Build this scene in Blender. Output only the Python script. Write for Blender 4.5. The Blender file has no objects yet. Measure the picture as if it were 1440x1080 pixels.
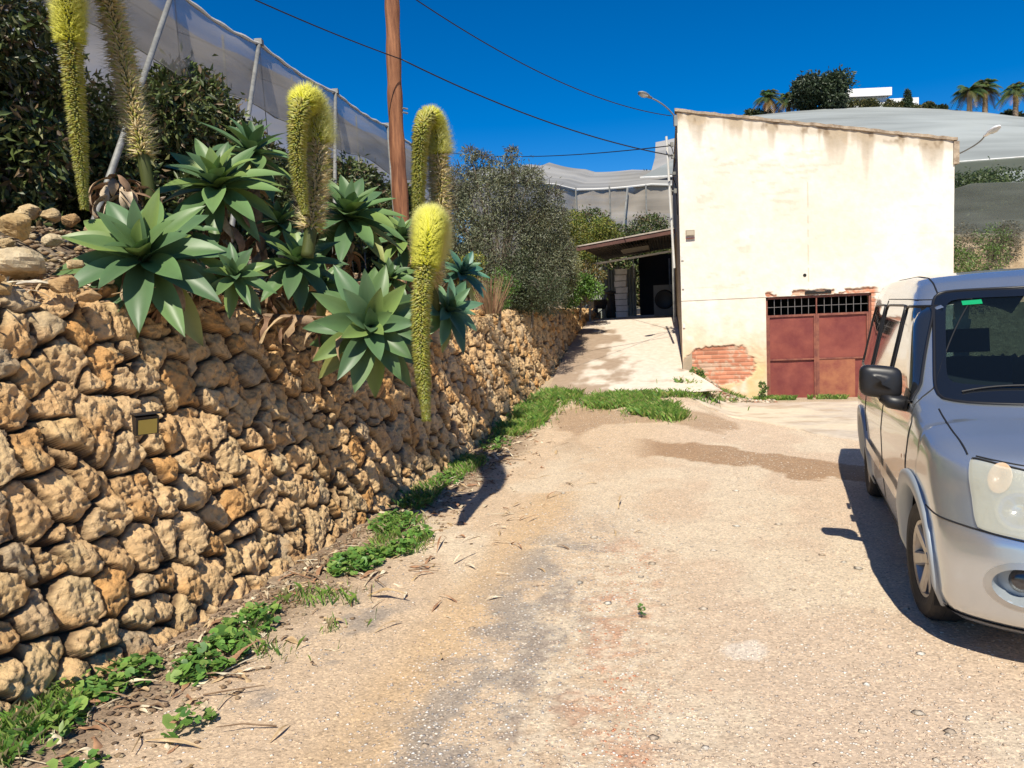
import bpy, math, random
import numpy as np
from mathutils import Vector, Matrix
random.seed(7); RNG = np.random.default_rng(7)
R = math.radians
S = bpy.context.scene
C = S.collection

# ------------------------------------------------------------------ camera, sky, sun
EYE = 1.70
cam = bpy.data.cameras.new("camera"); camo = bpy.data.objects.new("camera", cam); C.objects.link(camo)
cam.sensor_width = 36; cam.lens = 27.0; cam.clip_end = 3000; cam.clip_start = 0.05
camo.matrix_world = Matrix.Translation((0, 0, EYE)) @ Matrix.Rotation(R(90 - 5.4), 4, 'X') @ Matrix.Rotation(R(-2.6), 4, 'Z')
S.camera = camo
SUN_EL = 50.7; SUN_AZ = 9.8                       # light travels towards azimuth SUN_AZ right of the view
w = bpy.data.worlds.new("World"); S.world = w; w.use_nodes = True
nt = w.node_tree; bg = nt.nodes['Background']
sky = nt.nodes.new('ShaderNodeTexSky'); sky.sky_type = 'NISHITA'; sky.sun_disc = False
sky.sun_elevation = R(SUN_EL); sky.sun_rotation = R(180 + SUN_AZ)
sky.altitude = 2500; sky.air_density = 1.0; sky.dust_density = 0.0; sky.ozone_density = 3.0
hs = nt.nodes.new('ShaderNodeHueSaturation'); hs.inputs['Saturation'].default_value = 1.48; hs.inputs['Hue'].default_value = .506
nt.links.new(sky.outputs[0], hs.inputs['Color']); nt.links.new(hs.outputs[0], bg.inputs[0]); bg.inputs[1].default_value = 0.095
sl = bpy.data.lights.new("sun", 'SUN'); sl.energy = 4.8; sl.angle = R(0.5); sl.color = (1.0, 0.93, 0.79)
so = bpy.data.objects.new("sun", sl); C.objects.link(so)
ldir = Vector((math.sin(R(SUN_AZ)) * math.cos(R(SUN_EL)), math.cos(R(SUN_AZ)) * math.cos(R(SUN_EL)), -math.sin(R(SUN_EL))))
so.rotation_euler = ldir.to_track_quat('-Z', 'Y').to_euler()
S.view_settings.view_transform = 'Standard'; S.view_settings.look = 'None'
S.view_settings.exposure = 0.36; S.view_settings.gamma = 1.0

# ------------------------------------------------------------------ road frame: u to the right of the lane, v along it
YAW = R(11.5)
RX, RY = math.cos(YAW), -math.sin(YAW); DX, DY = math.sin(YAW), math.cos(YAW)
def W(u, v, z=0.0): return (u * RX + v * DX, u * RY + v * DY, z)
def uv_of(x, y): return x * RX + y * RY, x * DX + y * DY
_M = np.array(camo.matrix_world)[:3, :3]
def at(px, py, v):
    """world point seen at a photograph pixel, v metres along the lane"""
    q = _M @ np.array([(px - 720) / 1080., -(py - 540) / 1080., -1.0])
    t = v / (q[0] * DX + q[1] * DY)
    return Vector((q[0] * t, q[1] * t, q[2] * t + EYE))

# ------------------------------------------------------------------ noise
def _h(ix, iy, iz, s):
    n = (ix * 374761393 + iy * 668265263 + iz * 2147483647 + s * 974634777) & 0xffffffff
    n = ((n ^ (n >> 13)) * 1274126177) & 0xffffffff
    return ((n ^ (n >> 16)) & 0xffff) / 65535.0
def noise(x, y, z=0.0, s=0):
    x = np.asarray(x, float); y = np.asarray(y, float); z = np.asarray(z, float) + np.zeros_like(x)
    ix, iy, iz = np.floor(x).astype(np.int64), np.floor(y).astype(np.int64), np.floor(z).astype(np.int64)
    fx, fy, fz = x - ix, y - iy, z - iz
    fx, fy, fz = [f * f * (3 - 2 * f) for f in (fx, fy, fz)]
    r = 0
    for a in (0, 1):
        for b in (0, 1):
            for c in (0, 1):
                wgt = (fx if a else 1 - fx) * (fy if b else 1 - fy) * (fz if c else 1 - fz)
                r = r + wgt * _h(ix + a, iy + b, iz + c, s)
    return r
def fbm(x, y, z=0.0, o=4, s=0):
    r = 0; a = 0.5; t = 0
    for i in range(o):
        r = r + a * noise(x * 2 ** i, y * 2 ** i, np.asarray(z) * 2 ** i, s + i); t += a; a *= 0.5
    return r / t
def sstep(a, b, x):
    t = np.clip((np.asarray(x, float) - a) / (b - a), 0, 1); return t * t * (3 - 2 * t)

# ------------------------------------------------------------------ mesh builder
class MB:
    def __init__(s): s.v = []; s.f = []; s.c = []; s.m = []; s.col = (1, 1, 1); s.mi = 0; s.smooth = None
    def add(s, vs, fs, col=None, mi=None):
        o = len(s.v); s.v.extend([tuple(p) for p in vs])
        s.f.extend([tuple(i + o for i in f) for f in fs])
        s.c.extend([col or s.col] * len(vs)); s.m.extend([s.mi if mi is None else mi] * len(fs)); return o
    def box(s, a, b, M=None, **k):
        x0, y0, z0 = a; x1, y1, z1 = b
        vs = [(x, y, z) for z in (z0, z1) for y in (y0, y1) for x in (x0, x1)]
        if M is not None: vs = [tuple(M @ Vector(p)) for p in vs]
        s.add(vs, [(0, 2, 3, 1), (4, 5, 7, 6), (0, 1, 5, 4), (2, 6, 7, 3), (0, 4, 6, 2), (1, 3, 7, 5)], **k); return s
    def tube(s, pts, rad, n=8, cap=True, **k):
        pts = [Vector(p) for p in pts]; N = len(pts)
        if not hasattr(rad, '__len__'): rad = [rad] * N
        vs = []; ref = Vector((0.13, 0.27, 0.95)).normalized()
        for i, p in enumerate(pts):
            t = (pts[min(i + 1, N - 1)] - pts[max(i - 1, 0)]).normalized()
            a = t.cross(ref)
            if a.length < 0.05: a = t.cross(Vector((1, 0, 0)))
            a.normalize(); b = t.cross(a).normalized()
            for j in range(n):
                g = 2 * math.pi * j / n; vs.append(p + (a * math.cos(g) + b * math.sin(g)) * rad[i])
        fs = [(i * n + j, i * n + (j + 1) % n, (i + 1) * n + (j + 1) % n, (i + 1) * n + j) for i in range(N - 1) for j in range(n)]
        if cap: fs += [tuple(range(n - 1, -1, -1)), tuple((N - 1) * n + j for j in range(n))]
        s.add(vs, fs, **k); return s
    def lathe(s, prof, n=24, M=None, **k):          # prof: (r, h) about local z
        vs = [(r * math.cos(2 * math.pi * j / n), r * math.sin(2 * math.pi * j / n), h) for r, h in prof for j in range(n)]
        if M is not None: vs = [tuple(M @ Vector(p)) for p in vs]
        fs = [(i * n + j, i * n + (j + 1) % n, (i + 1) * n + (j + 1) % n, (i + 1) * n + j) for i in range(len(prof) - 1) for j in range(n)]
        s.add(vs, fs, **k); return s
    def prism(s, poly, d0, d1, M=None, **k):        # poly in local xz, extruded along y
        n = len(poly); vs = [(p[0], d0, p[1]) for p in poly] + [(p[0], d1, p[1]) for p in poly]
        if M is not None: vs = [tuple(M @ Vector(p)) for p in vs]
        fs = [tuple(range(n)), tuple(range(2 * n - 1, n - 1, -1))] + [(i, i + n, (i + 1) % n + n, (i + 1) % n) for i in range(n)]
        s.add(vs, fs, **k); return s
    def build(s, name, mats, parent=None, smooth=False, loc=None):
        return mesh(name, s.v, s.f, mats, parent, smooth, s.c, s.m, loc)
def mesh(name, v, f, mats, parent=None, smooth=False, col=None, mi=None, loc=None):
    me = bpy.data.meshes.new(name)
    if isinstance(f, np.ndarray):
        v = np.asarray(v, np.float32); nf, k = f.shape
        me.vertices.add(len(v)); me.vertices.foreach_set('co', v.ravel())
        me.loops.add(nf * k); me.loops.foreach_set('vertex_index', f.astype(np.int32).ravel())
        me.polygons.add(nf); me.polygons.foreach_set('loop_start', np.arange(0, nf * k, k, dtype=np.int32))
        me.polygons.foreach_set('loop_total', np.full(nf, k, np.int32)); me.update(calc_edges=True); me.validate()
    else:
        me.from_pydata([tuple(map(float, p)) for p in v], [], f)
    if not isinstance(mats, (list, tuple)): mats = [mats]
    for m in mats: me.materials.append(m)
    if mi is not None and len(mats) > 1: me.polygons.foreach_set('material_index', np.asarray(mi, np.int32))
    if smooth: me.polygons.foreach_set('use_smooth', np.ones(len(me.polygons), bool))
    if col is not None:
        ca = me.color_attributes.new('Col', 'FLOAT_COLOR', 'POINT')
        c = np.ones((len(me.vertices), 4), np.float32); c[:, :3] = np.asarray(col, np.float32)[:, :3]
        ca.data.foreach_set('color', c.ravel())
    o = bpy.data.objects.new(name, me); C.objects.link(o)
    if parent: o.parent = parent
    if loc is not None: o.location = loc
    return o
def grid_faces(nu, nv):                              # verts index i*nv+j
    i, j = np.meshgrid(np.arange(nu - 1), np.arange(nv - 1), indexing='ij'); a = (i * nv + j).ravel()
    return np.stack([a, a + nv, a + nv + 1, a + 1], 1)
def tag(o, label=None, cat=None, group=None, kind=None):
    if label: o['label'] = label
    if cat: o['category'] = cat
    if group: o['group'] = group
    if kind: o['kind'] = kind
    return o
def thing(name, loc=(0, 0, 0), label=None, cat=None, group=None, rz=0.0):
    o = bpy.data.objects.new(name, None); C.objects.link(o); o.location = loc; o.rotation_euler = (0, 0, rz)
    o.empty_display_size = 0.2
    return tag(o, label, cat, group)
def dup(root, loc=None, rz=None, scale=None):
    def cp(o, p):
        c = o.copy(); C.objects.link(c)
        if p: c.parent = p
        for ch in [x for x in bpy.data.objects if x.parent == o]: cp(ch, c)
        return c
    r = cp(root, None)
    if loc is not None: r.location = loc
    if rz is not None: r.rotation_euler = (0, 0, rz)
    if scale is not None: r.scale = (scale,) * 3 if not hasattr(scale, '__len__') else scale
    return r
RZ = -YAW

# ------------------------------------------------------------------ materials
def mat(name, col=(.5, .5, .5), rough=.8, metal=0., attr=False, var=None, vscale=5., vdet=6., bump=0., bscale=40., bdist=.01, spec=None, coat=0., trans=None):
    """var: second colour mixed by noise (object coordinates)"""
    m = bpy.data.materials.new(name); m.use_nodes = True; n = m.node_tree.nodes; l = m.node_tree.links
    p = n['Principled BSDF']; p.inputs['Roughness'].default_value = rough; p.inputs['Metallic'].default_value = metal
    if spec is not None: p.inputs['Specular IOR Level'].default_value = spec
    if coat: p.inputs['Coat Weight'].default_value = coat; p.inputs['Coat Roughness'].default_value = .05
    tc = n.new('ShaderNodeTexCoord'); src = None
    if var is not None:
        nz = n.new('ShaderNodeTexNoise'); nz.inputs['Scale'].default_value = vscale; nz.inputs['Detail'].default_value = vdet
        nz.inputs['Roughness'].default_value = .62; l.new(tc.outputs['Object'], nz.inputs['Vector'])
        rp = n.new('ShaderNodeValToRGB'); rp.color_ramp.elements[0].position = .38; rp.color_ramp.elements[1].position = .64
        rp.color_ramp.elements[0].color = (*col, 1); rp.color_ramp.elements[1].color = (*var, 1)
        l.new(nz.outputs['Fac'], rp.inputs[0]); src = rp.outputs[0]
    if attr:
        a = n.new('ShaderNodeAttribute'); a.attribute_name = 'Col'
        if src is not None:
            mx = n.new('ShaderNodeMix'); mx.data_type = 'RGBA'; mx.blend_type = 'MULTIPLY'; mx.inputs[0].default_value = 1
            l.new(src, mx.inputs[6]); l.new(a.outputs[0], mx.inputs[7]); src = mx.outputs[2]
        else: src = a.outputs[0]
    if src is not None: l.new(src, p.inputs['Base Color'])
    else: p.inputs['Base Color'].default_value = (*col, 1)
    if bump:
        b = n.new('ShaderNodeTexNoise'); b.inputs['Scale'].default_value = bscale; b.inputs['Detail'].default_value = 8; b.inputs['Roughness'].default_value = .65
        l.new(tc.outputs['Object'], b.inputs['Vector'])
        bn = n.new('ShaderNodeBump'); bn.inputs['Strength'].default_value = bump; bn.inputs['Distance'].default_value = bdist
        l.new(b.outputs['Fac'], bn.inputs['Height']); l.new(bn.outputs[0], p.inputs['Normal'])
    if trans:                                        # thin leaf: some light comes through
        t = n.new('ShaderNodeBsdfTranslucent'); ms = n.new('ShaderNodeMixShader'); ms.inputs[0].default_value = trans
        if src is not None: l.new(src, t.inputs[0])
        else: t.inputs[0].default_value = (*col, 1)
        out = n['Material Output']; l.new(p.outputs[0], ms.inputs[1]); l.new(t.outputs[0], ms.inputs[2]); l.new(ms.outputs[0], out.inputs[0])
    return m
def net_mat(name, col, opacity, transl=.5, stripes=0.0, sscale=1.0):
    """shade netting: part open holes, part white thread lit from both sides"""
    m = bpy.data.materials.new(name); m.use_nodes = True; n = m.node_tree.nodes; l = m.node_tree.links
    n.remove(n['Principled BSDF']); out = n['Material Output']
    d = n.new('ShaderNodeBsdfDiffuse'); d.inputs[0].default_value = (*col, 1)
    t = n.new('ShaderNodeBsdfTranslucent'); t.inputs[0].default_value = (*col, 1)
    a = n.new('ShaderNodeMixShader'); a.inputs[0].default_value = transl; l.new(d.outputs[0], a.inputs[1]); l.new(t.outputs[0], a.inputs[2])
    tr = n.new('ShaderNodeBsdfTransparent'); b = n.new('ShaderNodeMixShader')
    l.new(tr.outputs[0], b.inputs[1]); l.new(a.outputs[0], b.inputs[2]); l.new(b.outputs[0], out.inputs[0])
    tc = n.new('ShaderNodeTexCoord'); mp = n.new('ShaderNodeMapping'); mp.inputs['Scale'].default_value = (.35 * sscale, .35 * sscale, 3.0 * sscale)
    nz = n.new('ShaderNodeTexNoise'); nz.inputs['Scale'].default_value = 2; nz.inputs['Detail'].default_value = 5
    l.new(tc.outputs['Object'], mp.inputs[0]); l.new(mp.outputs[0], nz.inputs['Vector'])
    cr = n.new('ShaderNodeValToRGB'); cr.color_ramp.elements[0].position = .35; cr.color_ramp.elements[1].position = .65
    cr.color_ramp.elements[0].color = (*[c * .78 for c in col], 1); cr.color_ramp.elements[1].color = (*[min(1, c * 1.16) for c in col], 1)
    nz2 = n.new('ShaderNodeTexNoise'); nz2.inputs['Scale'].default_value = .9; nz2.inputs['Detail'].default_value = 7; l.new(mp.outputs[0], nz2.inputs['Vector'])
    l.new(nz2.outputs['Fac'], cr.inputs[0]); l.new(cr.outputs[0], d.inputs[0]); l.new(cr.outputs[0], t.inputs[0])
    mr = n.new('ShaderNodeMapRange'); mr.inputs[1].default_value = .3; mr.inputs[2].default_value = .7
    mr.inputs[3].default_value = max(0, opacity - stripes); mr.inputs[4].default_value = min(1, opacity + stripes)
    l.new(nz.outputs['Fac'], mr.inputs[0]); l.new(mr.outputs[0], b.inputs[0])
    return m
M = {}
M['leaf'] = mat('tree_leaf', rough=.45, attr=True, trans=.22)
M['bark'] = mat('bark', (.10, .075, .05), .9, var=(.17, .14, .11), vscale=14, bump=.5)
M['agave'] = mat('agave_leaf', (.92, .95, .92), .42, attr=True, var=(1.0, 1.0, 1.0), vscale=9, trans=.10, spec=.35)
M['dead'] = mat('dead_leaf', (1, 1, 1), .85, attr=True, var=(.65, .6, .55), vscale=18)
M['flower'] = mat('flower', rough=.6, attr=True, trans=.30)
M['pole_wood'] = mat('pole_wood', (.15, .055, .026), .85, var=(.36, .155, .07), vscale=4.5, bump=.4, bscale=60)
def stretch(m, sc):                                  # run the colour and bump noise along the local z axis
    n = m.node_tree.nodes; l = m.node_tree.links; mp = n.new('ShaderNodeMapping'); mp.inputs['Scale'].default_value = sc
    tc = [x for x in n if x.type == 'TEX_COORD'][0]; l.new(tc.outputs['Object'], mp.inputs[0])
    for x in n:
        if x.type == 'TEX_NOISE': l.new(mp.outputs[0], x.inputs['Vector'])
stretch(M['pole_wood'], (4, 4, .35))
M['steel'] = mat('galvanised_steel', (.30, .30, .28), .65, .25, var=(.20, .20, .19), vscale=8)
M['cable'] = mat('cable', (.012, .012, .014), .6)
M['whitepaint'] = mat('white_paint', (.74, .73, .70), .55, var=(.62, .60, .56), vscale=3)
M['black'] = mat('black_plastic', (.014, .014, .016), .42, bump=.25, bscale=300, bdist=.001)
M['rubber'] = mat('rubber', (.022, .021, .020), .78, var=(.05, .043, .035), vscale=6)
M['dark'] = mat('dark_void', (.012, .011, .010), .9)
M['rock'] = mat('rock', (.95, .95, .95), .95, attr=True, var=(.62, .58, .52), vscale=9, bump=1.0, bscale=28, bdist=.02)
M['grass'] = mat('grass_blade', rough=.55, attr=True, trans=.25)

# ------------------------------------------------------------------ terrain heights (road frame)
WALLP = [  # v, base u, base z, top u, top z of the retaining wall
 (0.6, -2.98, .00, -3.56, 1.92), (2.6, -2.82, .00, -3.39, 1.92), (3.4, -2.68, .00, -3.30, 1.91), (4.9, -2.55, .00, -3.10, 1.88), (7.2, -2.39, .01, -2.90, 1.81),
 (10., -2.34, .08, -2.70, 1.72), (12., -2.20, .22, -2.52, 1.69), (14., -2.02, .50, -2.32, 1.67), (16., -1.90, .88, -2.13, 1.66),
 (18., -1.80, 1.26, -1.95, 1.64), (21., -1.72, 1.42, -1.80, 1.62)]
_wp = np.array(WALLP)
def wall_at(v): return [np.interp(v, _wp[:, 0], _wp[:, k]) for k in (1, 2, 3, 4)]
def lane_z(u, v):
    u = np.asarray(u, float); v = np.asarray(v, float)
    ramp = np.interp(v, [0, 8.5, 10.5, 12.2, 13.7, 16., 18.2, 60], [0, 0, .09, .27, .50, .98, 1.37, 1.40])
    side = 1 - sstep(.15, 1.05, u)                    # right of the ramp the yard stays low
    toe = .42 * sstep(12.5, 13.7, v) * (1 - sstep(.3, 1.5, u)) * (1 - side)
    z = ramp * side + toe
    z = z + .015 * sstep(-1.7, -2.6, u) * (1 - sstep(10, 12, v))
    return z
def relief(u, v):
    """worn wheel tracks, ridges and gravel roughness of the lane"""
    r = .030 * (fbm(u * .9, v * .5, 0, 4, 11) - .5) + .016 * (fbm(u * 5, v * 5, 0, 4, 12) - .5)
    r += -.014 * np.exp(-((u + 1.35 - .03 * v) / .22) ** 2) + .010 * np.exp(-((u + .75) / .25) ** 2)
    return r
def terr_z(u, v):
    """upper terrace behind the wall"""
    b, bz, tu, tz = wall_at(v)
    d = np.maximum(0, tu - u)
    return tz - .05 + .72 * sstep(.15, 1.9, d) + .25 * sstep(1.9, 4, d) + .10 * (fbm(u * 1.3, v * 1.3, 0, 4, 31) - .5)

def scene_structures():
    # ---- lane / yard: graded grid
    us = np.concatenate([np.arange(-3.2, -1.9, .035), np.arange(-1.9, 2.3, .028), np.arange(2.3, 6, .08), np.arange(6, 30, 1.), [45, 80, 140]])
    vs = np.concatenate([np.arange(-6, 1.4, .4), np.arange(1.4, 6, .026), np.arange(6, 12, .045), np.arange(12, 20, .10), np.arange(20, 46, 1.), [60, 80, 120, 200]])
    U, V = np.meshgrid(us, vs, indexing='ij')
    near = sstep(0, .3, 22 - V) * sstep(0, .4, 8 - U)
    Z = lane_z(U, V) + relief(U, V) * near
    # colour patches
    n1 = fbm(U * .55, V * .35, 0, 5, 1); n2 = fbm(U * 1.7, V * 1.1, 0, 5, 2); n3 = fbm(U * 6, V * 6, 0, 4, 3); n4 = fbm(U * 20, V * 20, 0, 3, 4)
    base = np.zeros(U.shape + (3,)); tan = np.array([.60, .45, .305]); pink = np.array([.605, .465, .34]); pale = np.array([.69, .58, .43])
    grey = np.array([.29, .25, .215]); ochre = np.array([.60, .42, .245]); brown = np.array([.27, .165, .09]); soil = np.array([.20, .135, .085]); red = np.array([.56, .31, .19])
    def lerp(a, b, t): return a * (1 - t[..., None]) + b * t[..., None]
    base[:] = tan
    base = lerp(base, pink, sstep(-.6, .6, U) * .8)
    base = lerp(base, pale, sstep(.52, .68, n2) * .6)
    track = np.exp(-((U + 1.38 - .05 * V) / .20) ** 2) * (V < 7)
    gb = np.exp(-((U + .82 - .05 * (V - 3)) / .34) ** 2) * sstep(6.6, 4.6, V) + np.exp(-((U + 1.75) / .2) ** 2) * sstep(5.2, 4.0, V) * sstep(2.5, 3.2, V)
    base = lerp(base, ochre, np.clip(track * 1.1 * sstep(.2, .5, n1 + .1), 0, .9))
    base = lerp(base, grey, np.clip(gb * sstep(.42, .56, n3 * .55 + n2 * .45) * 1.1, 0, .75))
    rb = np.exp(-((U + .28) / .20) ** 2) * sstep(2.4, 3.0, V) * sstep(6.2, 4.6, V) + .7 * np.exp(-(((U + .30) / .3) ** 2 + ((V - 2.3) / .5) ** 2))
    base = lerp(base, red, np.clip(rb * sstep(.50, .60, n3) * .9, 0, .6))
    base = lerp(base, pale, np.clip(np.exp(-((U + .35) / .35) ** 2) * sstep(6, 4.5, V) * sstep(.5, .56, n4), 0, .6))
    damp = sstep(.05, -.05, np.abs(V - (9.15 - .66 * (U + .3)) - .9 * (n2 - .5) - .3 * (n3 - .5)) - .50) * sstep(-.6, .0, U)
    damp = np.maximum(damp, .5 * sstep(.5, .6, n2) * np.exp(-(((U + 1.0) / .9) ** 2 + ((V - 9.6) / .9) ** 2)))
    base = lerp(base, brown * 1.25, np.clip(damp * sstep(.30, .42, n3 * .4 + n1 * .6) * .95, 0, .9))
    b, bz, tu, tz = wall_at(np.clip(V, .6, 21))
    d = U - b
    wet = np.exp(-(((U + 1.25) / .45) ** 2 + ((V - 11.0) / 1.3) ** 2)) + np.exp(-(((U + .5) / .8) ** 2 + ((V - 10.9) / .35) ** 2)) + .8 * np.exp(-(((U - .6) / .5) ** 2 + ((V - 10.6) / .9) ** 2))
    base = lerp(base, np.array([.36, .235, .14]), np.clip(sstep(.45, .62, wet * .5 + n2 * .55 + n3 * .2 - .1) * .8, 0, .8))
    wp = np.exp(-(np.maximum(0, np.abs(U - .34) / .085 - .3) ** 2 + np.maximum(0, np.abs(V - 3.78) / .10 - .3) ** 2) * 1.2); base = lerp(base, np.array([.76, .70, .62]), sstep(.38, .60, wp + .7 * (n4 - .5) + .9 * (n3 - .5)) * .5)
    verge = sstep(.75, .25, d + .5 * (n2 - .5)) * sstep(13, 11, V)
    base = lerp(base, soil, verge * .8 * sstep(.35, .5, n3 * .5 + .28))
    yard = sstep(11.6, 12.6, V + (n2 - .5) * 1.2)
    base = lerp(base, np.array([.42, .33, .22]), yard * .8)
    base *= (.90 + .20 * n4)[..., None]
    gm = mat('lane_dirt', (.88, .88, .88), .95, attr=True, var=(1.04, 1.04, 1.04), vscale=90, bump=.9, bscale=48, bdist=.011)
    # broad gravel speckle
    n_ = gm.node_tree.nodes; l_ = gm.node_tree.links; p_ = n_['Principled BSDF']
    vo = n_.new('ShaderNodeTexVoronoi'); vo.inputs['Scale'].default_value = 95; tc = n_.new('ShaderNodeTexCoord'); l_.new(tc.outputs['Object'], vo.inputs['Vector'])
    sp = n_.new('ShaderNodeSeparateColor'); l_.new(vo.outputs['Color'], sp.inputs[0])
    rp = n_.new('ShaderNodeValToRGB'); e = rp.color_ramp.elements; e[0].position = 0; e[0].color = (.60, .58, .56, 1); e[1].position = 1; e[1].color = (1.45, 1.42, 1.36, 1)
    q = e.new(.22); q.color = (.90, .90, .90, 1); q = e.new(.80); q.color = (1.06, 1.05, 1.03, 1)
    l_.new(sp.outputs[0], rp.inputs[0]); old = p_.inputs['Base Color'].links[0].from_socket
    mx = n_.new('ShaderNodeMix'); mx.data_type = 'RGBA'; mx.blend_type = 'MULTIPLY'; mx.inputs[0].default_value = .80
    l_.new(old, mx.inputs[6]); l_.new(rp.outputs[0], mx.inputs[7]); l_.new(mx.outputs[2], p_.inputs['Base Color'])
    xyz = np.stack([U * RX + V * DX, U * RY + V * DY, Z], -1).reshape(-1, 3)
    o = mesh('ground', xyz, grid_faces(*U.shape), gm, smooth=True, col=base.reshape(-1, 3)); tag(o, kind='structure')
    # ---- huge base ground
    mb = MB(); far = 1200
    mb.add([(-far, -far, -.6), (far, -far, -.6), (far, far, -.6), (-far, far, -.6)], [(0, 1, 2, 3)])
    tag(mb.build('terrain', mat('far_earth', (.30, .22, .14), .95, var=(.16, .15, .08), vscale=.3)), kind='structure')
    # ---- upper terrace
    us = np.concatenate([-np.arange(0.0, 3.2, .06), -np.arange(3.2, 40, 1.0)]); vs = np.concatenate([np.arange(.6, 12, .06), np.arange(12, 21, .15), np.arange(21, 60, 1.5)])
    D, V = np.meshgrid(us, vs, indexing='ij'); b, bz, tu, tz = wall_at(np.clip(V, 0, 21)); U = tu + .10 * 0 + D - .12
    Z = terr_z(U, V) - .02 + .08 * (fbm(U * 5, V * 5, 0, 4, 33) - .5)
    n2 = fbm(U * 3, V * 3, 0, 5, 5); colr = lerp(np.zeros(U.shape + (3,)) + np.array([.23, .165, .105]), np.array([.34, .27, .19]), sstep(.4, .6, n2))
    colr = lerp(colr, np.array([.10, .085, .05]), sstep(2.2, 3.6, -D) * .8)
    xyz = np.stack([U * RX + V * DX, U * RY + V * DY, Z], -1).reshape(-1, 3)
    o = mesh('terrace_soil', xyz, grid_faces(*U.shape), mat('terrace_soil', (.8, .8, .8), .95, attr=True, var=(1.1, 1.1, 1.1), vscale=30, bump=1, bscale=22, bdist=.03), smooth=True, col=colr.reshape(-1, 3)); tag(o, kind='structure')
    # ---- concrete ramp
    cm = mat('ramp_concrete', (1, 1, 1), .9, attr=True, var=(.86, .84, .80), vscale=9, bump=.5, bscale=60, bdist=.004)
    vs = np.concatenate([np.arange(12.35, 19, .06), np.arange(19, 26.1, .5)]); ts = np.linspace(0, 1, 70)
    T, V = np.meshgrid(ts, vs, indexing='ij')
    left = np.interp(V, [12.3, 14, 16, 18, 21, 26], [-1.95, -1.98, -1.93, -1.82, -1.74, -1.74]); right = np.interp(V, [12.3, 13.0, 13.66, 13.72, 26], [.86, .62, .36, .26, .26])
    edge = .10 * (fbm(T * 6, V * 0, 0, 4, 50) - .5) * 2
    Vv = np.where(V < 12.6, V + edge, V)
    U = left + (right - left) * T
    Z = np.interp(Vv, [12.2, 13.7, 16., 18.2, 60], [.285, .55, 1.0, 1.385, 1.41]) + .004
    n1 = fbm(U * 1.2, V * .8, 0, 5, 21); n2 = fbm(U * 4, V * 3, 0, 5, 22)
    colr = lerp(np.zeros(U.shape + (3,)) + np.array([.66, .56, .46]), np.array([.74, .66, .56]), n1)
    stain = sstep(.45, .60, n1 * .5 + n2 * .5 + .27 * sstep(-.9, -1.85, U) + .2 * np.exp(-((V - 15.5) / 1.6) ** 2) * sstep(-.4, -1.2, U) - .12)
    colr = lerp(colr, np.array([.30, .20, .125]), stain * .8)
    xyz = np.stack([U * RX + Vv * DX, U * RY + Vv * DY, Z], -1).reshape(-1, 3)
    o = mesh('ramp', xyz, grid_faces(*U.shape), cm, smooth=True, col=colr.reshape(-1, 3)); tag(o, kind='structure')
    # ---- worn concrete apron before the gate: irregular outline
    us = np.arange(.3, 7.6, .05); vs = np.arange(8.4, 13.2, .05); U, V = np.meshgrid(us, vs, indexing='ij')
    lo = 11.9 - 1.45 * (U - .55) + .55 * sstep(1.8, 3.2, U) * (U - 1.8); lo = np.maximum(lo, 8.9 - .1 * U) + .35 * (fbm(U * 1.4, V * 0, 0, 4, 60) - .5) * 2
    hi = 13.15 + .10 * (fbm(U * 3, V * 0, 0, 4, 61) - .5) - .35 * sstep(1.6, .8, U)
    T = (V - 8.4) / 4.75; V2 = lo + (hi - lo) * T; ok = hi > lo + .02
    V2 = np.where(ok, V2, hi)
    Z = lane_z(U, V2) + relief(U, V2) * .5 + .022
    Z = Z - .04 * (1 - sstep(0, .02, T)) - .04 * (1 - sstep(0, .02, 1 - T))
    n1 = fbm(U * .8, V2 * 1.3, 0, 5, 70); n2 = fbm(U * 3, V2 * 5, 0, 5, 71)
    colr = lerp(np.zeros(U.shape + (3,)) + np.array([.66, .56, .42]), np.array([.50, .43, .36]), sstep(.45, .62, n1 * .6 + n2 * .4) * .8)
    colr = lerp(colr, np.array([.42, .30, .19]), sstep(.56, .68, n2) * .5)
    xyz = np.stack([U * RX + V2 * DX, U * RY + V2 * DY, Z], -1).reshape(-1, 3)
    o = mesh('pavement', xyz, grid_faces(*U.shape), mat('apron_concrete', (1, 1, 1), .92, attr=True, var=(.9, .88, .85), vscale=14, bump=.6, bscale=45, bdist=.006), smooth=True, col=colr.reshape(-1, 3)); tag(o, kind='structure')
scene_structures()

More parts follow.
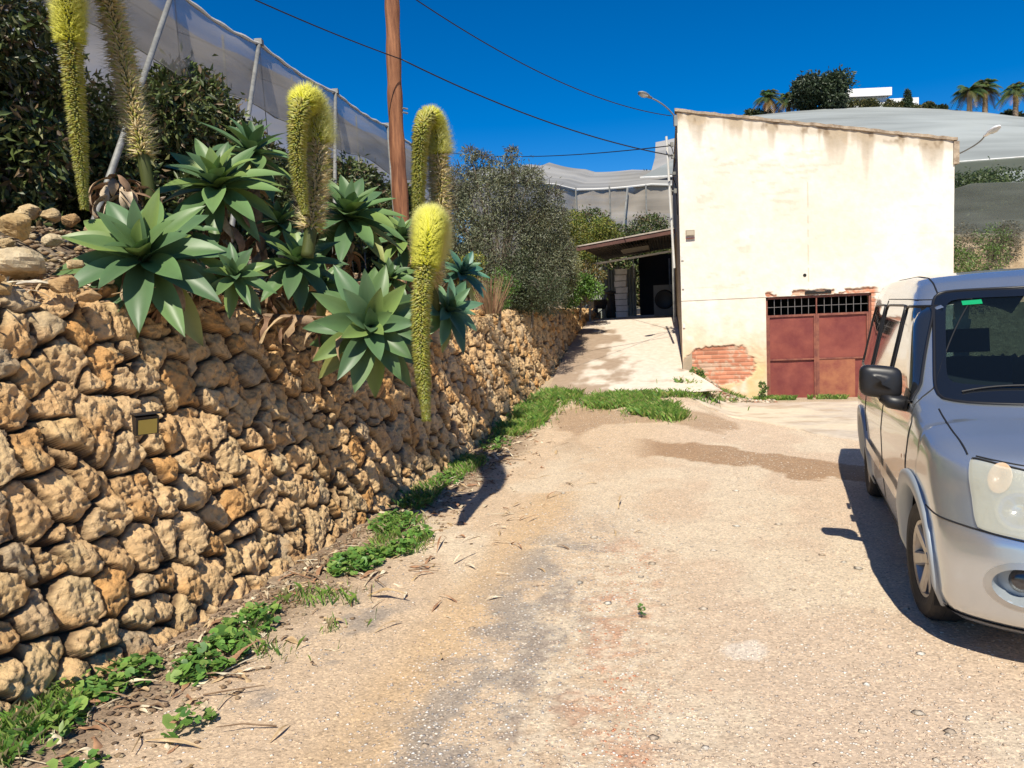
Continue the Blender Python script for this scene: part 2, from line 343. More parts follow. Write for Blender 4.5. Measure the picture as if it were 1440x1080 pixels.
# ------------------------------------------------------------------ dry stone retaining wall
def retaining_wall():
    # columns along v, rows up the face then back over the top
    cs = np.concatenate([np.arange(1.0, 6.0, .0085), np.arange(6.0, 10.0, .013), np.arange(10, 21, .022)])
    rs = np.concatenate([np.arange(-.12, 1.95, .0095), np.arange(1.95, 2.45, .02)])
    b, bz, tu, tz = wall_at(cs)
    Vv, Q = np.meshgrid(cs, rs, indexing='ij')
    B, BZ, TU, TZ = [np.repeat(a[:, None], len(rs), 1) for a in (b, bz, tu, tz)]
    Hf = TZ - BZ
    # sites
    sites = []
    g = random.Random(3)
    vv = .7
    sx, sy = .190, .170
    for i in range(int(20.6 / sx)):
        for j in range(-1, 14):
            if g.random() < .10: continue
            wgt = g.choice([1, 1.2, 1.5, 1.8]) if (i * sx < 3.0 and j < 6) else g.choice([.45, .6, .72, .85, 1., 1.1, 1.25, 1.4, 1.55]) if i * sx < 12 else g.choice([.7, .85, 1., 1.15])
            sites.append((vv + (i + .5 * (j % 2) + g.uniform(-.33, .33)) * sx, (j + g.uniform(-.30, .30)) * sy, wgt, g.uniform(.70, 1.06), g.gauss(0, .22),
                          g.random(), g.random(), g.gauss(0, .30), g.gauss(0, .22), g.uniform(-.028, .028)))
    St = np.array(sites)
    wx = .020 * (fbm(Vv * 11, Q * 11, 0, 4, 80) - .5) * 2; wy = .020 * (fbm(Vv * 9, Q * 9, 5, 3, 81) - .5) * 2
    X = Vv + wx; Y = Q + wy
    F1 = np.full(X.shape, 9.); F2 = np.full(X.shape, 9.); ID = np.zeros(X.shape, int)
    n = 64
    for k in range(0, len(cs), n):
        sl_ = slice(k, min(k + n, len(cs))); lo, hi = X[sl_].min() - .5, X[sl_].max() + .5
        for rr in range(0, len(rs), 48):
            r_ = slice(rr, min(rr + 48, len(rs))); xs = X[sl_, r_]; ys = Y[sl_, r_]
            idx = np.where((St[:, 0] > lo) & (St[:, 0] < hi) & (St[:, 1] > ys.min() - .42) & (St[:, 1] < ys.max() + .42))[0]
            q = St[idx]; dx = xs[..., None] - q[:, 0]; dy = ys[..., None] - q[:, 1]
            c, s_ = np.cos(q[:, 4]), np.sin(q[:, 4]); a = np.abs(dx * c + dy * s_) / q[:, 3]; bb = np.abs(-dx * s_ + dy * c) * q[:, 3]
            dd = (a ** 5 + bb ** 5) ** (1 / 5) - (q[:, 2] - 1) * .075
            o = np.argpartition(dd, 1, axis=-1)[..., :2]; d2 = np.take_along_axis(dd, o, -1)
            sw = d2[..., 0] > d2[..., 1]
            F1[sl_, r_] = d2.min(-1); F2[sl_, r_] = d2.max(-1); ID[sl_, r_] = idx[np.where(sw, o[..., 1], o[..., 0])]
    e = (F2 - F1) * .5
    q = St[ID]; lx = Vv - q[..., 0]; ly = Q - q[..., 1]
    seed = q[..., 5] * 40
    rough = fbm(Vv * 16, Q * 16, seed, 4, 90) - .5; facet = np.abs(fbm(Vv * 7, Q * 7, seed, 2, 91) - .5) * 2; pit = sstep(.60, .78, fbm(Vv * 38, Q * 38, seed, 2, 92))
    prof = 1 - np.exp(-np.maximum(e - .0015, 0) / .0048)
    crag = np.abs(fbm(Vv * 11, Q * 9, seed + 3, 4, 93) - .5) * 2
    h = .085 * prof + .012 * sstep(.0, .05, e) + q[..., 9] * prof + (q[..., 7] * lx + q[..., 8] * ly) * .45 * prof + (.07 * rough - .05 * facet + .05 * crag - .014 * pit) * prof
    pl = np.full(X.shape, 9.)
    for k in range(5):
        hx = _h(ID.astype(np.int64), np.full_like(ID, k), np.zeros_like(ID), 201); hy = _h(ID.astype(np.int64), np.full_like(ID, k), np.zeros_like(ID), 202); hz = _h(ID.astype(np.int64), np.full_like(ID, k), np.zeros_like(ID), 203)
        an = (k + hx) * 2 * np.pi / 5; sl_p = .15 + .75 * hy
        pl = np.minimum(pl, .098 + .045 * hz + (lx * np.cos(an) + ly * np.sin(an)) * sl_p)
    h = np.minimum(.112 + .55 * q[..., 9], np.maximum(pl + .03 + .8 * q[..., 9] - .13 * ly, .072)) * sstep(.0, .9, prof) + (.030 * rough - .018 * facet + .018 * crag - .020 * pit - .034 * np.abs(fbm(Vv * 24, Q * 24, seed + 5, 3, 98) - .5) * 2 + .016 * (fbm(Vv * 45, Q * 45, seed, 2, 99) - .5) * (Vv < 7)) * prof
    h = np.clip(h, 0, .24)
    # surface
    face = np.clip(Q / Hf, None, 1.0); back = np.clip(Q - Hf, 0, .5)
    U0 = B + (TU - B) * face - back; Z0 = BZ + (TZ - BZ) * np.minimum(face, 1) + back * .06
    L = np.sqrt(Hf ** 2 + (TU - B) ** 2); nu = Hf / L; nz = (B - TU) / L
    rot = sstep(-.05, .05, Q - Hf) * (math.pi / 2) * .9
    un = nu * np.cos(rot) - nz * np.sin(rot) * .0; zn = nz * np.cos(rot) + np.sin(rot)
    bev = sstep(-.10, .0, Q - Hf) * sstep(.08, 0, Q - Hf) * .03
    Uf = U0 - .105 + (h - .03 * (1 - prof)) * un - bev; Zf = Z0 - .05 * (Q > Hf) + h * zn * np.where(Q > Hf, .8, 1) - bev
    # colours
    r1, r2 = q[..., 5], q[..., 6]
    ca = np.array([.70, .44, .205]); cb = np.array([.74, .515, .275]); cc = np.array([.62, .31, .09]); cd = np.array([.44, .34, .22]); joint = np.array([.12, .07, .035])
    col = ca + (cb - ca) * r2[..., None]
    t = (sstep(.80, .9, r1) * .75)[..., None]; col = col * (1 - t) + cc * t
    t = (sstep(.14, .08, r1) * .8)[..., None]; col = col * (1 - t) + cd * t
    t = (sstep(.55, .72, fbm(Vv * 6, Q * 6, seed, 4, 95)) * .55)[..., None]; col = col * (1 - t) + cc * t
    t = (sstep(.5, .7, fbm(Vv * 5, Q * 5, seed + 9, 4, 96)) * .5)[..., None]; col = col * (1 - t) + np.array([.70, .52, .27]) * t
    t = (pit * .30)[..., None]; col = col * (1 - t) + joint * t
    col = col * (.86 + .28 * fbm(Vv * 50, Q * 50, 0, 2, 97))[..., None]
    t = sstep(.96, .55, prof)[..., None]; col = col * (1 - t) + joint * t
    xyz = np.stack([Uf * RX + Vv * DX, Uf * RY + Vv * DY, Zf], -1).reshape(-1, 3)
    m = mat('sandstone', (.93, .93, .93), .95, attr=True, var=(1.05, 1.04, 1.02), vscale=60, bump=1.0, bscale=42, bdist=.022)
    o = mesh('retaining_wall', xyz, grid_faces(*Vv.shape), m, smooth=True, col=np.clip(col, 0, 1).reshape(-1, 3))
    tag(o, 'long battered retaining wall of rough golden sandstone blocks along the lane', 'stone wall')
retaining_wall()

# ------------------------------------------------------------------ building with the rusty gate
FV = 13.7                                            # the facade plane
def facade_material():
    m = mat('old_render', (1, 1, 1), .93, attr=True, var=(.93, .92, .90), vscale=7, bump=.55, bscale=26, bdist=.008)
    return m
def Fb(u, d, z): return Vector(W(u, FV + d, z))      # d > 0 into the building
FM = Matrix(((RX, DX, 0, DX * FV), (RY, DY, 0, DY * FV), (0, 0, 1, 0), (0, 0, 0, 1)))   # local (u, depth, z)
U0, U1 = .27, 4.58
G0, G1, GZ0, GZ1 = 1.67, 3.345, -.04, 1.74
def top_z(u): return 4.94 + (u - U0) / (U1 - U0) * (4.09 - 4.94)
def warehouse():
    root = thing('warehouse', W(U0, FV, 0), 'cream rendered shed with a sloping roofline and a patch of bare red brick', 'building')
    def loc(o): o.parent = root; o.matrix_parent_inverse = Matrix.Translation(root.location).inverted(); return o
    # facade as a relief sheet, with the gate opening left out
    us = np.unique(np.concatenate([np.arange(U0, U1, .018), [G0, G1, U1]])); zs = np.unique(np.concatenate([np.arange(-.3, 1.95, .012), np.arange(1.95, 5.0, .03), [GZ1]]))
    Uu, Zz = np.meshgrid(us, zs, indexing='ij'); tz = top_z(Uu); frac = (Zz - (-.3)) / (4.98 + .3)
    Z = np.where(Zz > 2.2, 2.2 + (Zz - 2.2) / (zs[-1] - 2.2) * (tz - 2.2), Zz)
    n1 = fbm(Uu * 1.3, Z * 1.3, 0, 5, 101); n2 = fbm(Uu * 5, Z * 5, 0, 4, 102); n3 = fbm(Uu * 18, Z * 18, 0, 3, 103)
    # bare brick patch
    cx = (Uu - .88) / .58; cz = (Z - .60) / .34
    patch = sstep(.08, -.02, np.sqrt(np.abs(cx) ** 2.6 + np.abs(cz - .12 * cx) ** 2.4) - 1 + .55 * (n2 - .5) + .25 * (n3 - .5))
    patch = np.maximum(patch, sstep(.10, .02, np.abs(Uu - (G0 + .83)) - .86) * sstep(.035, .01, np.abs(Z - 1.785) - .02 + .05 * (n3 - .5)) * (n2 > .42))
    patch = np.maximum(patch, sstep(.05, .02, np.abs(Uu - G1 - .02) + .05 * (n3 - .5)) * sstep(1.2, 1.3, Z) * sstep(1.8, 1.75, Z))
    row = np.floor(Z / .072); br = (Uu / .25 + .5 * (row % 2)); bc = np.floor(br); fu = br - bc; fz = Z / .072 - row
    mortar = 1 - np.minimum(sstep(0, .05, fu) * sstep(1, .95, fu), sstep(0, .16, fz) * sstep(1, .84, fz))
    bh = _h(bc.astype(np.int64), row.astype(np.int64), np.zeros_like(bc, dtype=np.int64), 9)
    depth = .026 * patch * (1 + .7 * mortar - .3 * bh) + .006 * (n2 - .5) * (1 - patch) + .004 * (n3 - .5)
    spall = sstep(.60, .66, n2 + .18 * sstep(.9, .2, Z) - .05) * sstep(1.3, .8, Z) * (1 - patch); depth = depth + .006 * spall
    cream = np.array([.80, .735, .63]); colr = np.zeros(Uu.shape + (3,)) + cream
    def lerp(a, b, t): return a * (1 - t[..., None]) + np.asarray(b) * t[..., None]
    colr = lerp(colr, [.86, .81, .72], sstep(.45, .6, n1) * .8)
    pk = fbm(Uu * .7, Z * 1.6, 0, 4, 104); colr = lerp(colr, [.76, .60, .44], sstep(.52, .68, pk) * .25)
    low = sstep(1.9, .3, Z + .9 * (n1 - .5)); colr = lerp(colr, [.66, .46, .24], low * sstep(.36, .58, n2 * .5 + n1 * .5 + .05) * .9 * sstep(3.2, 1.2, Uu))
    colr = lerp(colr, [.72, .55, .27], sstep(.12, .0, np.abs(Uu - 1.5) - .10) * sstep(.75, .5, Z) * .8)
    # rain streaks under the coping
    sk = fbm(Uu * 5.5, Z * .35, 0, 4, 105); dtop = tz - Z
    band = .12 + .10 * fbm(Uu * 4, 0 * Z, 0, 3, 106)
    colr = lerp(colr, [.36, .27, .17], np.clip(sstep(.95, .0, dtop / (.25 + 2.0 * np.clip(sk - .45, 0, 1))) * sstep(.42, .58, sk) * .85, 0, 1))
    colr = lerp(colr, [.50, .40, .28], sstep(band + .04, band - .05, dtop) * .55)
    blot = sstep(.56, .70, fbm(Uu * 9, Z * 7, 0, 4, 107)) * sstep(.22, .05, dtop); colr = lerp(colr, [.22, .15, .09], blot * .8)
    colr = lerp(colr, [.60, .44, .28], sstep(.56, .60, fbm(Uu * 3.3, Z * 22, 0, 3, 108)) * sstep(.60, .68, fbm(Uu * 1.5, Z * 1.5, 0, 3, 109)) * .3)
    crk = sstep(.012, .002, np.abs(Uu - 2.36 - .01 * (n3 - .5))) * (Z < 3.6); crk = crk * sstep(.45, .55, fbm(Uu * 0, Z * 9, 0, 2, 110)); colr = lerp(colr, [.55, .45, .30], crk * .7)
    for zz in (2.05, 2.66, 3.1): colr = lerp(colr, [.64, .52, .36], sstep(.012, .002, np.abs(Z - zz - .01 * (n1 - .5))) * .5 * sstep(.52, .66, fbm(Uu * 2, Z * 0 + zz, 0, 3, 111)) * .5)
    brick = np.array([.56, .225, .13]) * (.75 + .5 * bh[..., None]); brick = lerp(brick, [.58, .42, .30], np.clip(sstep(.50, .60, n3 * .5 + n2 * .5) * .75 + mortar * .55, 0, 1))
    colr = colr * (1 - patch[..., None]) + brick * patch[..., None]
    colr = lerp(colr, [.50, .40, .30], sstep(.06, .0, np.abs(patch - .5) - .3) * .4 + .0 * Z)
    colr *= (.94 + .12 * n3)[..., None]
    F = grid_faces(*Uu.shape); cu = Uu.ravel()[F].mean(1); czz = Z.ravel()[F].mean(1)
    keep = ~((cu > G0) & (cu < G1) & (czz < GZ1)); F = F[keep]
    D = FV + depth
    xyz = np.stack([Uu * RX + D * DX, Uu * RY + D * DY, Z], -1).reshape(-1, 3)
    loc(mesh('wall', xyz, F[:, ::-1], facade_material(), smooth=True, col=np.clip(colr, 0, 1).reshape(-1, 3)))
    # side walls, back, reveals
    mb = MB(); dm = mat('side_render', (.46, .37, .27), .93, var=(.36, .28, .19), vscale=3, bump=.4)
    Dp = 8.5; r = .16
    mb.prism([(U0, -.4), (U0, top_z(U0)), (U0 + r, top_z(U0 + r)), (U0 + r, -.4)], .012, Dp, M=FM)
    mb.prism([(U1 - r, -.4), (U1 - r, top_z(U1 - r)), (U1, top_z(U1)), (U1, -.4)], .012, Dp, M=FM)
    mb.prism([(U0 + r, -.4), (U0 + r, top_z(U0 + r)), (U1 - r, top_z(U1 - r)), (U1 - r, -.4)], Dp - .15, Dp, M=FM)
    loc(mb.build('side_wall', dm))
    mb = MB(); mb.box((G0 - .02, .036, -.3), (G0, .30, GZ1), M=FM); mb.box((G1, .036, -.3), (G1 + .02, .30, GZ1), M=FM); mb.box((G0 - .02, .036, GZ1), (G1 + .02, .30, GZ1 + .02), M=FM)
    loc(mb.build('reveal', dm))
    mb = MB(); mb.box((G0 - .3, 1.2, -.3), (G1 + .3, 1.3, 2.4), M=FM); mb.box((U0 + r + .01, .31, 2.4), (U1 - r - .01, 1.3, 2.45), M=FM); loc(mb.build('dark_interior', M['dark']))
    # coping and roof slab
    mb = MB(); N = 60; top = []; g = random.Random(5)
    cop = mat('coping_cement', (.50, .40, .29), .95, var=(.27, .20, .14), vscale=9, bump=.9, bscale=40, bdist=.015)
    prev = None; vs = []; fs = []
    for i in range(N + 1):
        u = U0 - .035 + (U1 - U0 + .07) * i / N; z = top_z(u); j1 = g.uniform(-.008, .008); j2 = g.uniform(-.006, .012)
        vs += [Fb(u, -.028 + j1, z - .005 + j2 * .5), Fb(u, -.03 + j1, z + .038 + j2), Fb(u, .16, z + .05 + j2), Fb(u, .18, z - .01)]
        if i: a = 4 * (i - 1); fs += [(a + k, a + (k + 1) % 4, a + 4 + (k + 1) % 4, a + 4 + k) for k in range(4)]
    fs += [(0, 1, 2, 3), (4 * N + 3, 4 * N + 2, 4 * N + 1, 4 * N)]
    mb.add(vs, fs); mb.box((4.56, -.035, 3.72), (4.64, .2, 4.07), M=FM); loc(mb.build('coping', cop))
    mb = MB(); mb.prism([(U0 - .02, top_z(U0) - .22), (U0 - .02, top_z(U0) - .10), (U1 + .02, top_z(U1) - .10), (U1 + .02, top_z(U1) - .22)], .19, Dp + .1, M=FM); loc(mb.build('roof', cop))
    # gate: two leaves of sheet steel, transom of open bars
    rust = mat('rusty_red_steel', (.165, .030, .026), .62, var=(.25, .062, .042), vscale=3.2, vdet=9, bump=.35, bscale=30, bdist=.006)
    rust2 = mat('faded_rusty_steel', (.36, .135, .065), .7, var=(.24, .065, .042), vscale=5, vdet=8, bump=.35, bscale=30)
    fr = mat('gate_frame_steel', (.16, .048, .036), .6, var=(.28, .10, .06), vscale=8)
    mid = 2.49
    for i, (a, b) in enumerate(((G0 + .035, mid - .012), (mid + .012, G1 - .035))):
        gt = MB()
        # sheet with slight buckling
        n, k = 30, 30; uu = np.linspace(a, b, n); zz = np.linspace(-.05, 1.40, k); A, B = np.meshgrid(uu, zz, indexing='ij')
        dd = .085 + .012 * (fbm(A * 2, B * 2, i, 3, 120) - .5) * 2
        gt.add([Fb(x, d, z) for x, z, d in zip(A.ravel(), B.ravel(), dd.ravel())], [tuple(f[::-1]) for f in grid_faces(n, k)])
        leaf = loc(gt.build('gate_leaf', rust, smooth=True))
        f_ = MB()
        for x0, x1, z0, z1 in ((a, a + .03, -.05, 1.43), (b - .03, b, -.05, 1.43), (a + .03, b - .03, 1.395, 1.43), (a + .03, b - .03, .655, .68)): f_.box((x0, .055, z0), (x1, .078, z1), M=FM)
        o = f_.build('gate_rail', fr); o.parent = leaf
        if i:
            p_ = MB(); p_.box((a + .032, .066, -.03), (b - .21, .076, .653), M=FM); o = p_.build('patch_panel', rust2); o.parent = leaf; tag(o, 'orange faded lower steel panel')
    f_ = MB()
    for x0, x1, z0, z1 in ((G0, G0 + .033, -.06, 1.70), (G1 - .033, G1, -.06, 1.70), (G0 + .033, G1 - .033, 1.70, 1.735), (mid - .01, mid + .01, -.06, 1.70)): f_.box((x0, .05, z0), (x1, .10, z1), M=FM)
    loc(f_.build('gate_frame', fr))
    f_ = MB(); br_ = mat('bar_steel', (.20, .18, .17), .5, .4)
    for a, b in ((G0 + .035, mid - .012), (mid + .012, G1 - .035)):
        for i in range(1, 7): x = a + (b - a) * i / 7; f_.box((x - .0045, .07, 1.43), (x + .0045, .079, 1.70), M=FM)
        f_.box((a, .081, 1.56), (b, .089, 1.569), M=FM)
    loc(f_.build('window_bars', br_))
    f_ = MB(); f_.box((2.30, -.004, 1.765), (2.72, .03, 1.80), M=FM); loc(f_.build('lintel_gap', M['dark']))
    f_ = MB(); f_.lathe([(.0, -.004), (.028, -.006), (.034, .02)], 9, M=FM @ Matrix.Translation((2.30, 0, 2.08)) @ Matrix.Rotation(R(90), 4, 'X') @ Matrix.Scale(-1, 4, (0, 0, 1))); loc(f_.build('wall_hole', M['dark']))
    # meter box
    f_ = MB(); f_.box((.37, -.035, 2.845), (.52, .02, 2.945), M=FM); bx = loc(f_.build('meter_box', mat('box_plastic', (.33, .27, .19), .6)))
    f_ = MB(); f_.box((.385, -.042, 2.86), (.505, -.036, 2.93), M=FM); o = f_.build('box_cover', mat('cover_plastic', (.46, .39, .28), .5)); o.parent = bx
    f_ = MB(); f_.box((.37, -.04, 2.80), (.52, -.0, 2.815), M=FM); o = f_.build('box_sill', fr); o.parent = bx
    # junction boxes down the corner
    for z in (1.95, 1.28, 2.44): f_ = MB(); f_.box((.285, -.022, z), (.325, .01, z + .07), M=FM); loc(f_.build('junction_box', M['whitepaint']))
warehouse()

def lamp(name, base, mid, head, hd, s, label, headmat):
    root = thing(name, base, label, 'street lamp', 'lamps on the cream building')
    B = Vector(base); mb = MB(); pts = []
    for i in range(13):
        t = i / 12; pts.append((B * 0) + (1 - t) ** 2 * Vector((0, 0, 0)) + 2 * t * (1 - t) * (Vector(mid) - B) + t * t * (Vector(head) - B))
    mb.tube(pts, .016 * s, 8); mb.build('arm', M['steel'], root, smooth=True)
    mb = MB(); mb.box((-.03, -.03, -.14), (.03, .03, .03)); mb.build('bracket', M['steel'], root)
    h = Vector(head) - B; d = Vector(hd).normalized(); q = d.to_track_quat('Y', 'Z').to_matrix().to_4x4(); T = Matrix.Translation(h) @ q
    mb = MB(); n = 14; rings = [(0, .03, .02), (.05, .045, .03), (.12, .05, .035), (.16, .075, .045), (.28, .095, .055), (.38, .085, .045), (.44, .03, .02)]
    vs = []
    for y, a, b in rings:
        for j in range(n): g = 2 * math.pi * j / n; vs.append(T @ Vector((a * s * math.cos(g), y * s, b * s * max(math.sin(g), -.35))))
    fs = [(i * n + j, i * n + (j + 1) % n, (i + 1) * n + (j + 1) % n, (i + 1) * n + j) for i in range(len(rings) - 1) for j in range(n)] + [tuple(range(n))[::-1], tuple(range(6 * n, 7 * n))]
    mb.add(vs, fs); hh = mb.build('lamp_head', headmat, root, smooth=True)
    mb = MB(); vs = []
    for y, a, b in [(.17, .06, .0), (.20, .07, .035), (.28, .082, .05), (.36, .07, .035), (.40, .03, 0)]:
        for j in range(9): g = math.pi + math.pi * j / 8; vs.append(T @ Vector((a * s * math.cos(g), y * s, -.015 * s + b * s * math.sin(g))))
    fs = [(i * 9 + j, i * 9 + j + 1, (i + 1) * 9 + j + 1, (i + 1) * 9 + j) for i in range(4) for j in range(8)]
    mb.add(vs, fs); mb.build('lens', mat('lamp_lens', (.55, .58, .58), .15, coat=.6), hh, smooth=True)
    return root
lamp('street_lamp', W(.245, 13.64, 4.83), at(936, 146, 13.45), at(916, 138, 13.2), at(894, 127, 12.9) - at(915, 137, 13.2), .72, 'small grey street lamp on a short arm at the tall left corner of the building', M['steel'])
lamp('street_lamp', W(4.60, 13.75, 3.86), at(1378, 203, 13.4), at(1384, 192, 13.2), at(1409, 174, 12.9) - at(1386, 190, 13.2), .72, 'white headed street lamp on a curved arm at the low right corner of the building', mat('lamp_white', (.78, .78, .78), .3))

# ------------------------------------------------------------------ utility pole, cables, white mast
def utility_pole():
    p0 = at(566, 345, 10.6); p1 = at(545, -110, 10.6); p0 = Vector((p0.x, p0.y, 2.3))
    base = at(566, 345, 10.6); d = (p1 - base); p0 = base - d * .30
    root = thing('utility_pole', p0, 'weathered reddish wooden utility pole standing behind the agaves', 'utility pole')
    mb = MB(); N = 46; pts = []; rad = []
    for i in range(N):
        t = i / (N - 1); p = (p1 - p0) * t
        pts.append(p + Vector((.012 * math.sin(t * 9), 0, 0))); rad.append(.118 - .022 * t + .005 * math.sin(t * 57) + random.uniform(-.003, .003))
    mb.tube(pts, rad, 20); mb.build('pole', M['pole_wood'], root, smooth=True)
    mb = MB()
    for t in (.55, .56): mb.tube([(p1 - p0) * t + Vector((.10, -.08, 0)), (p1 - p0) * t + Vector((.16, -.02, 0))], .012, 6)
    mb.build('bolt', M['steel'], root)
utility_pole()
def cable(a, b, sag, label, r=.009):
    a = Vector(a); b = Vector(b); mb = MB(); n = 40; pts = []
    for i in range(n): t = i / (n - 1); pts.append((b - a) * t - Vector((0, 0, sag * 4 * t * (1 - t))))
    mb.tube(pts, r, 5); tag(mb.build('overhead_cable', M['cable'], smooth=True, loc=a), label, 'cable', 'overhead cables')
cable(at(200, -75, 7), at(566, 84, 10.5), .05, 'dark cable crossing the top left sky to the wooden pole', .008)
cable(at(566, 84, 10.5), at(946, 219, 13.6), .16, 'thick dark cable sagging from the wooden pole to the white mast', .010)
cable(at(500, -60, 8), at(944, 163, 13.6), .30, 'thin cable running down the sky to the lamp corner of the building', .007)
cable(at(560, 200, 30), at(943, 205, 14.2), .35, 'faint low cable drooping behind the olive tree to the white mast', .010)
def mast():
    a = at(947, 330, 14.4); b = at(937, 192, 14.4)
    root = thing('cable_mast', a, 'thin white mast with cable clamps beside the building corner', 'mast')
    mb = MB(); mb.tube([(0, 0, -.6), b - a], .022, 8); mb.build('tube', M['whitepaint'], root)
    for t in (.92, .80, .62, .45): mb = MB(); p = (b - a) * t; mb.tube([p, p + Vector((.09, -.02, -.015))], .010, 6); mb.box((p.x + .06, p.y - .05, p.z - .05), (p.x + .11, p.y, p.z + .03)); mb.build('clamp', M['steel'], root)
    mb = MB(); mb.tube([(b - a) * .9 + Vector((.08, 0, 0)), (b - a) * .75 + Vector((.13, 0, 0)), (b - a) * .6 + Vector((.06, 0, 0)), (b - a) * .5 + Vector((.11, 0, 0)), (b - a) * .2 + Vector((.10, 0, 0))], .008, 5); mb.build('loose_wire', M['cable'], root)
mast()

# ------------------------------------------------------------------ carport at the head of the ramp
def carport():
    root = thing('carport', W(-.8, 17.6, 1.39), 'low dark carport with a brown metal roof edge at the top of the ramp', 'carport')
    def put(mb, name, m, parent=None, **k):
        o = mb.build(name, m, None, **k)
        if parent is None: o.parent = root; o.matrix_parent_inverse = Matrix.Translation(root.location).inverted()
        else: o.parent = parent
        return o
    CM = Matrix(((RX, DX, 0, 0), (RY, DY, 0, 0), (0, 0, 1, 0), (0, 0, 0, 1)))
    fas = mat('brown_fascia', (.085, .035, .026), .6, var=(.13, .055, .04), vscale=4)
    mb = MB()
    n = 60; ua, ub = -1.85, .24; va, vb = 17.0, 24.6; vs = []; fs = []
    for j, v in enumerate((va, vb)):
        for i in range(n + 1):
            t = i / n; u = ua + (ub - ua) * t; z = 3.03 + .25 * t + .012 * math.cos(i * math.pi) + .02 * (v - va); vs.append(W(u, v, z))
    for j, v in enumerate((va, vb)):
        for i in range(n + 1):
            t = i / n; u = ua + (ub - ua) * t; z = 3.05 + .25 * t + .012 * math.cos(i * math.pi) + .02 * (v - va); vs.append(W(u, v, z))
    k = n + 1
    for i in range(n): fs += [(i, i + 1, k + i + 1, k + i), (2 * k + i, 3 * k + i, 3 * k + i + 1, 2 * k + i + 1), (i, 2 * k + i, 2 * k + i + 1, i + 1)]
    mb.add(vs, fs); put(mb, 'roof', mat('roof_sheet', (.10, .085, .07), .8, var=(.06, .045, .035), vscale=3))
    mb = MB(); mb.prism([(ua - .03, 2.945), (ua - .03, 3.03), (ub, 3.285), (ub, 3.195)], va - .04, va + .0, M=CM); put(mb, 'fascia', fas)
    mb = MB(); mb.prism([(ua, 3.035), (ua, 3.06), (ub, 3.32), (ub, 3.29)], va - .06, va - .041, M=CM); put(mb, 'edge_trim', mat('pale_trim', (.50, .44, .38), .7, var=(.36, .30, .25), vscale=6))
    mb = MB(); mb.prism([(ua + .1, 2.69), (ua + .1, 2.735), (ub, 2.95), (ub, 2.91)], 18.4, 18.46, M=CM); put(mb, 'beam', M['whitepaint'])
    mb = MB(); mb.prism([(-1.0, 3.00), (-1.0, 3.02), (-.35, 3.09), (-.35, 3.07)], 18.4, 19.6, M=CM); put(mb, 'skylight', mat('skylight', (.30, .27, .22), .5))
    for u in (-1.80, -.72): mb = MB(); mb.box((u, 18.42, 1.3 if u < -1 else 2.35), (u + (.05 if u < -1 else .02), 18.44, 2.72 + (u + 1.8) * .11), M=CM); put(mb, 'post', M['steel'])
    for u, v in ((-1.80, 24.3), (.12, 24.3), (.16, 17.08)): mb = MB(); mb.box((u, v, 1.3), (u + .05, v + .05, 3.1), M=CM); put(mb, 'post', M['steel'])
    mb = MB(); mb.box((-.78, 24.4, 1.2), (.8, 24.5, 3.25), M=CM); put(mb, 'back_wall', mat('shed_back', (.03, .028, .026), .9))
    # light corrugated panel with a ragged top
    mb = MB(); vs = []; fs = []; n = 80
    for i in range(n + 1):
        t = i / n; u = -2.65 + 1.80 * t; z = 2.86 + .11 * abs(((t * 4.2) % 1) * 2 - 1) * 1.6 - .15 * t; v = 23.4 + .02 * math.cos(i * 1.6)
        vs += [W(u, v, 1.2), W(u, v, z), W(u, v + .03, 1.2), W(u, v + .03, z)]
        if i: a = 4 * (i - 1); fs += [(a, a + 4, a + 5, a + 1), (a + 2, a + 3, a + 7, a + 6), (a + 1, a + 5, a + 7, a + 3)]
    mb.add(vs, fs); put(mb, 'corrugated_panel', mat('grey_sheet', (.34, .36, .33), .7, var=(.27, .29, .27), vscale=2))
carport()
CM = Matrix(((RX, DX, 0, 0), (RY, DY, 0, 0), (0, 0, 1, 0), (0, 0, 0, 1)))
def crates():
    words = ['lowest', 'second from the floor', 'third from the floor', 'fourth from the floor', 'fifth from the floor', 'sixth from the floor', 'seventh from the floor', 'topmost']
    first = None
    for i in range(8):
        z = 1.415 + i * .158; u = -1.12 + .012 * math.sin(i * 2.1); v = 20.4
        if i == 0:
            root = thing('crate', W(u, v, z), None, 'crate', 'white crates stacked in the carport', RZ)
            a = mat('crate_plastic', (.85, .85, .82), .6, var=(.72, .72, .68), vscale=5)
            mb = MB(); w_, d_ = .15, .20
            mb.box((-w_, -d_, 0), (w_, d_, .012)); mb.build('bottom', a, root)
            mb = MB(); mb.box((-w_, -d_, .012), (w_, -d_ + .012, .12)); mb.box((-w_, d_ - .012, .012), (w_, d_, .12)); mb.box((-w_, -d_ + .012, .012), (-w_ + .012, d_ - .012, .12)); mb.box((w_ - .012, -d_ + .012, .012), (w_, d_ - .012, .12)); mb.build('side', a, root)
            mb = MB(); mb.box((-w_ - .008, -d_ - .008, .121), (w_ + .008, -d_ + .01, .142)); mb.box((-w_ - .008, d_ - .01, .121), (w_ + .008, d_ + .008, .142)); mb.box((-w_ - .008, -d_ + .011, .121), (-w_ + .01, d_ - .011, .142)); mb.box((w_ - .01, -d_ + .011, .121), (w_ + .008, d_ - .011, .142)); mb.build('rim', a, root)
            first = root; o = root
        else: o = dup(first, W(u, v, z), RZ + .05 * math.sin(i * 3.7))
        o['label'] = 'white slatted crate, %s in the stack under the carport' % words[i]
crates()
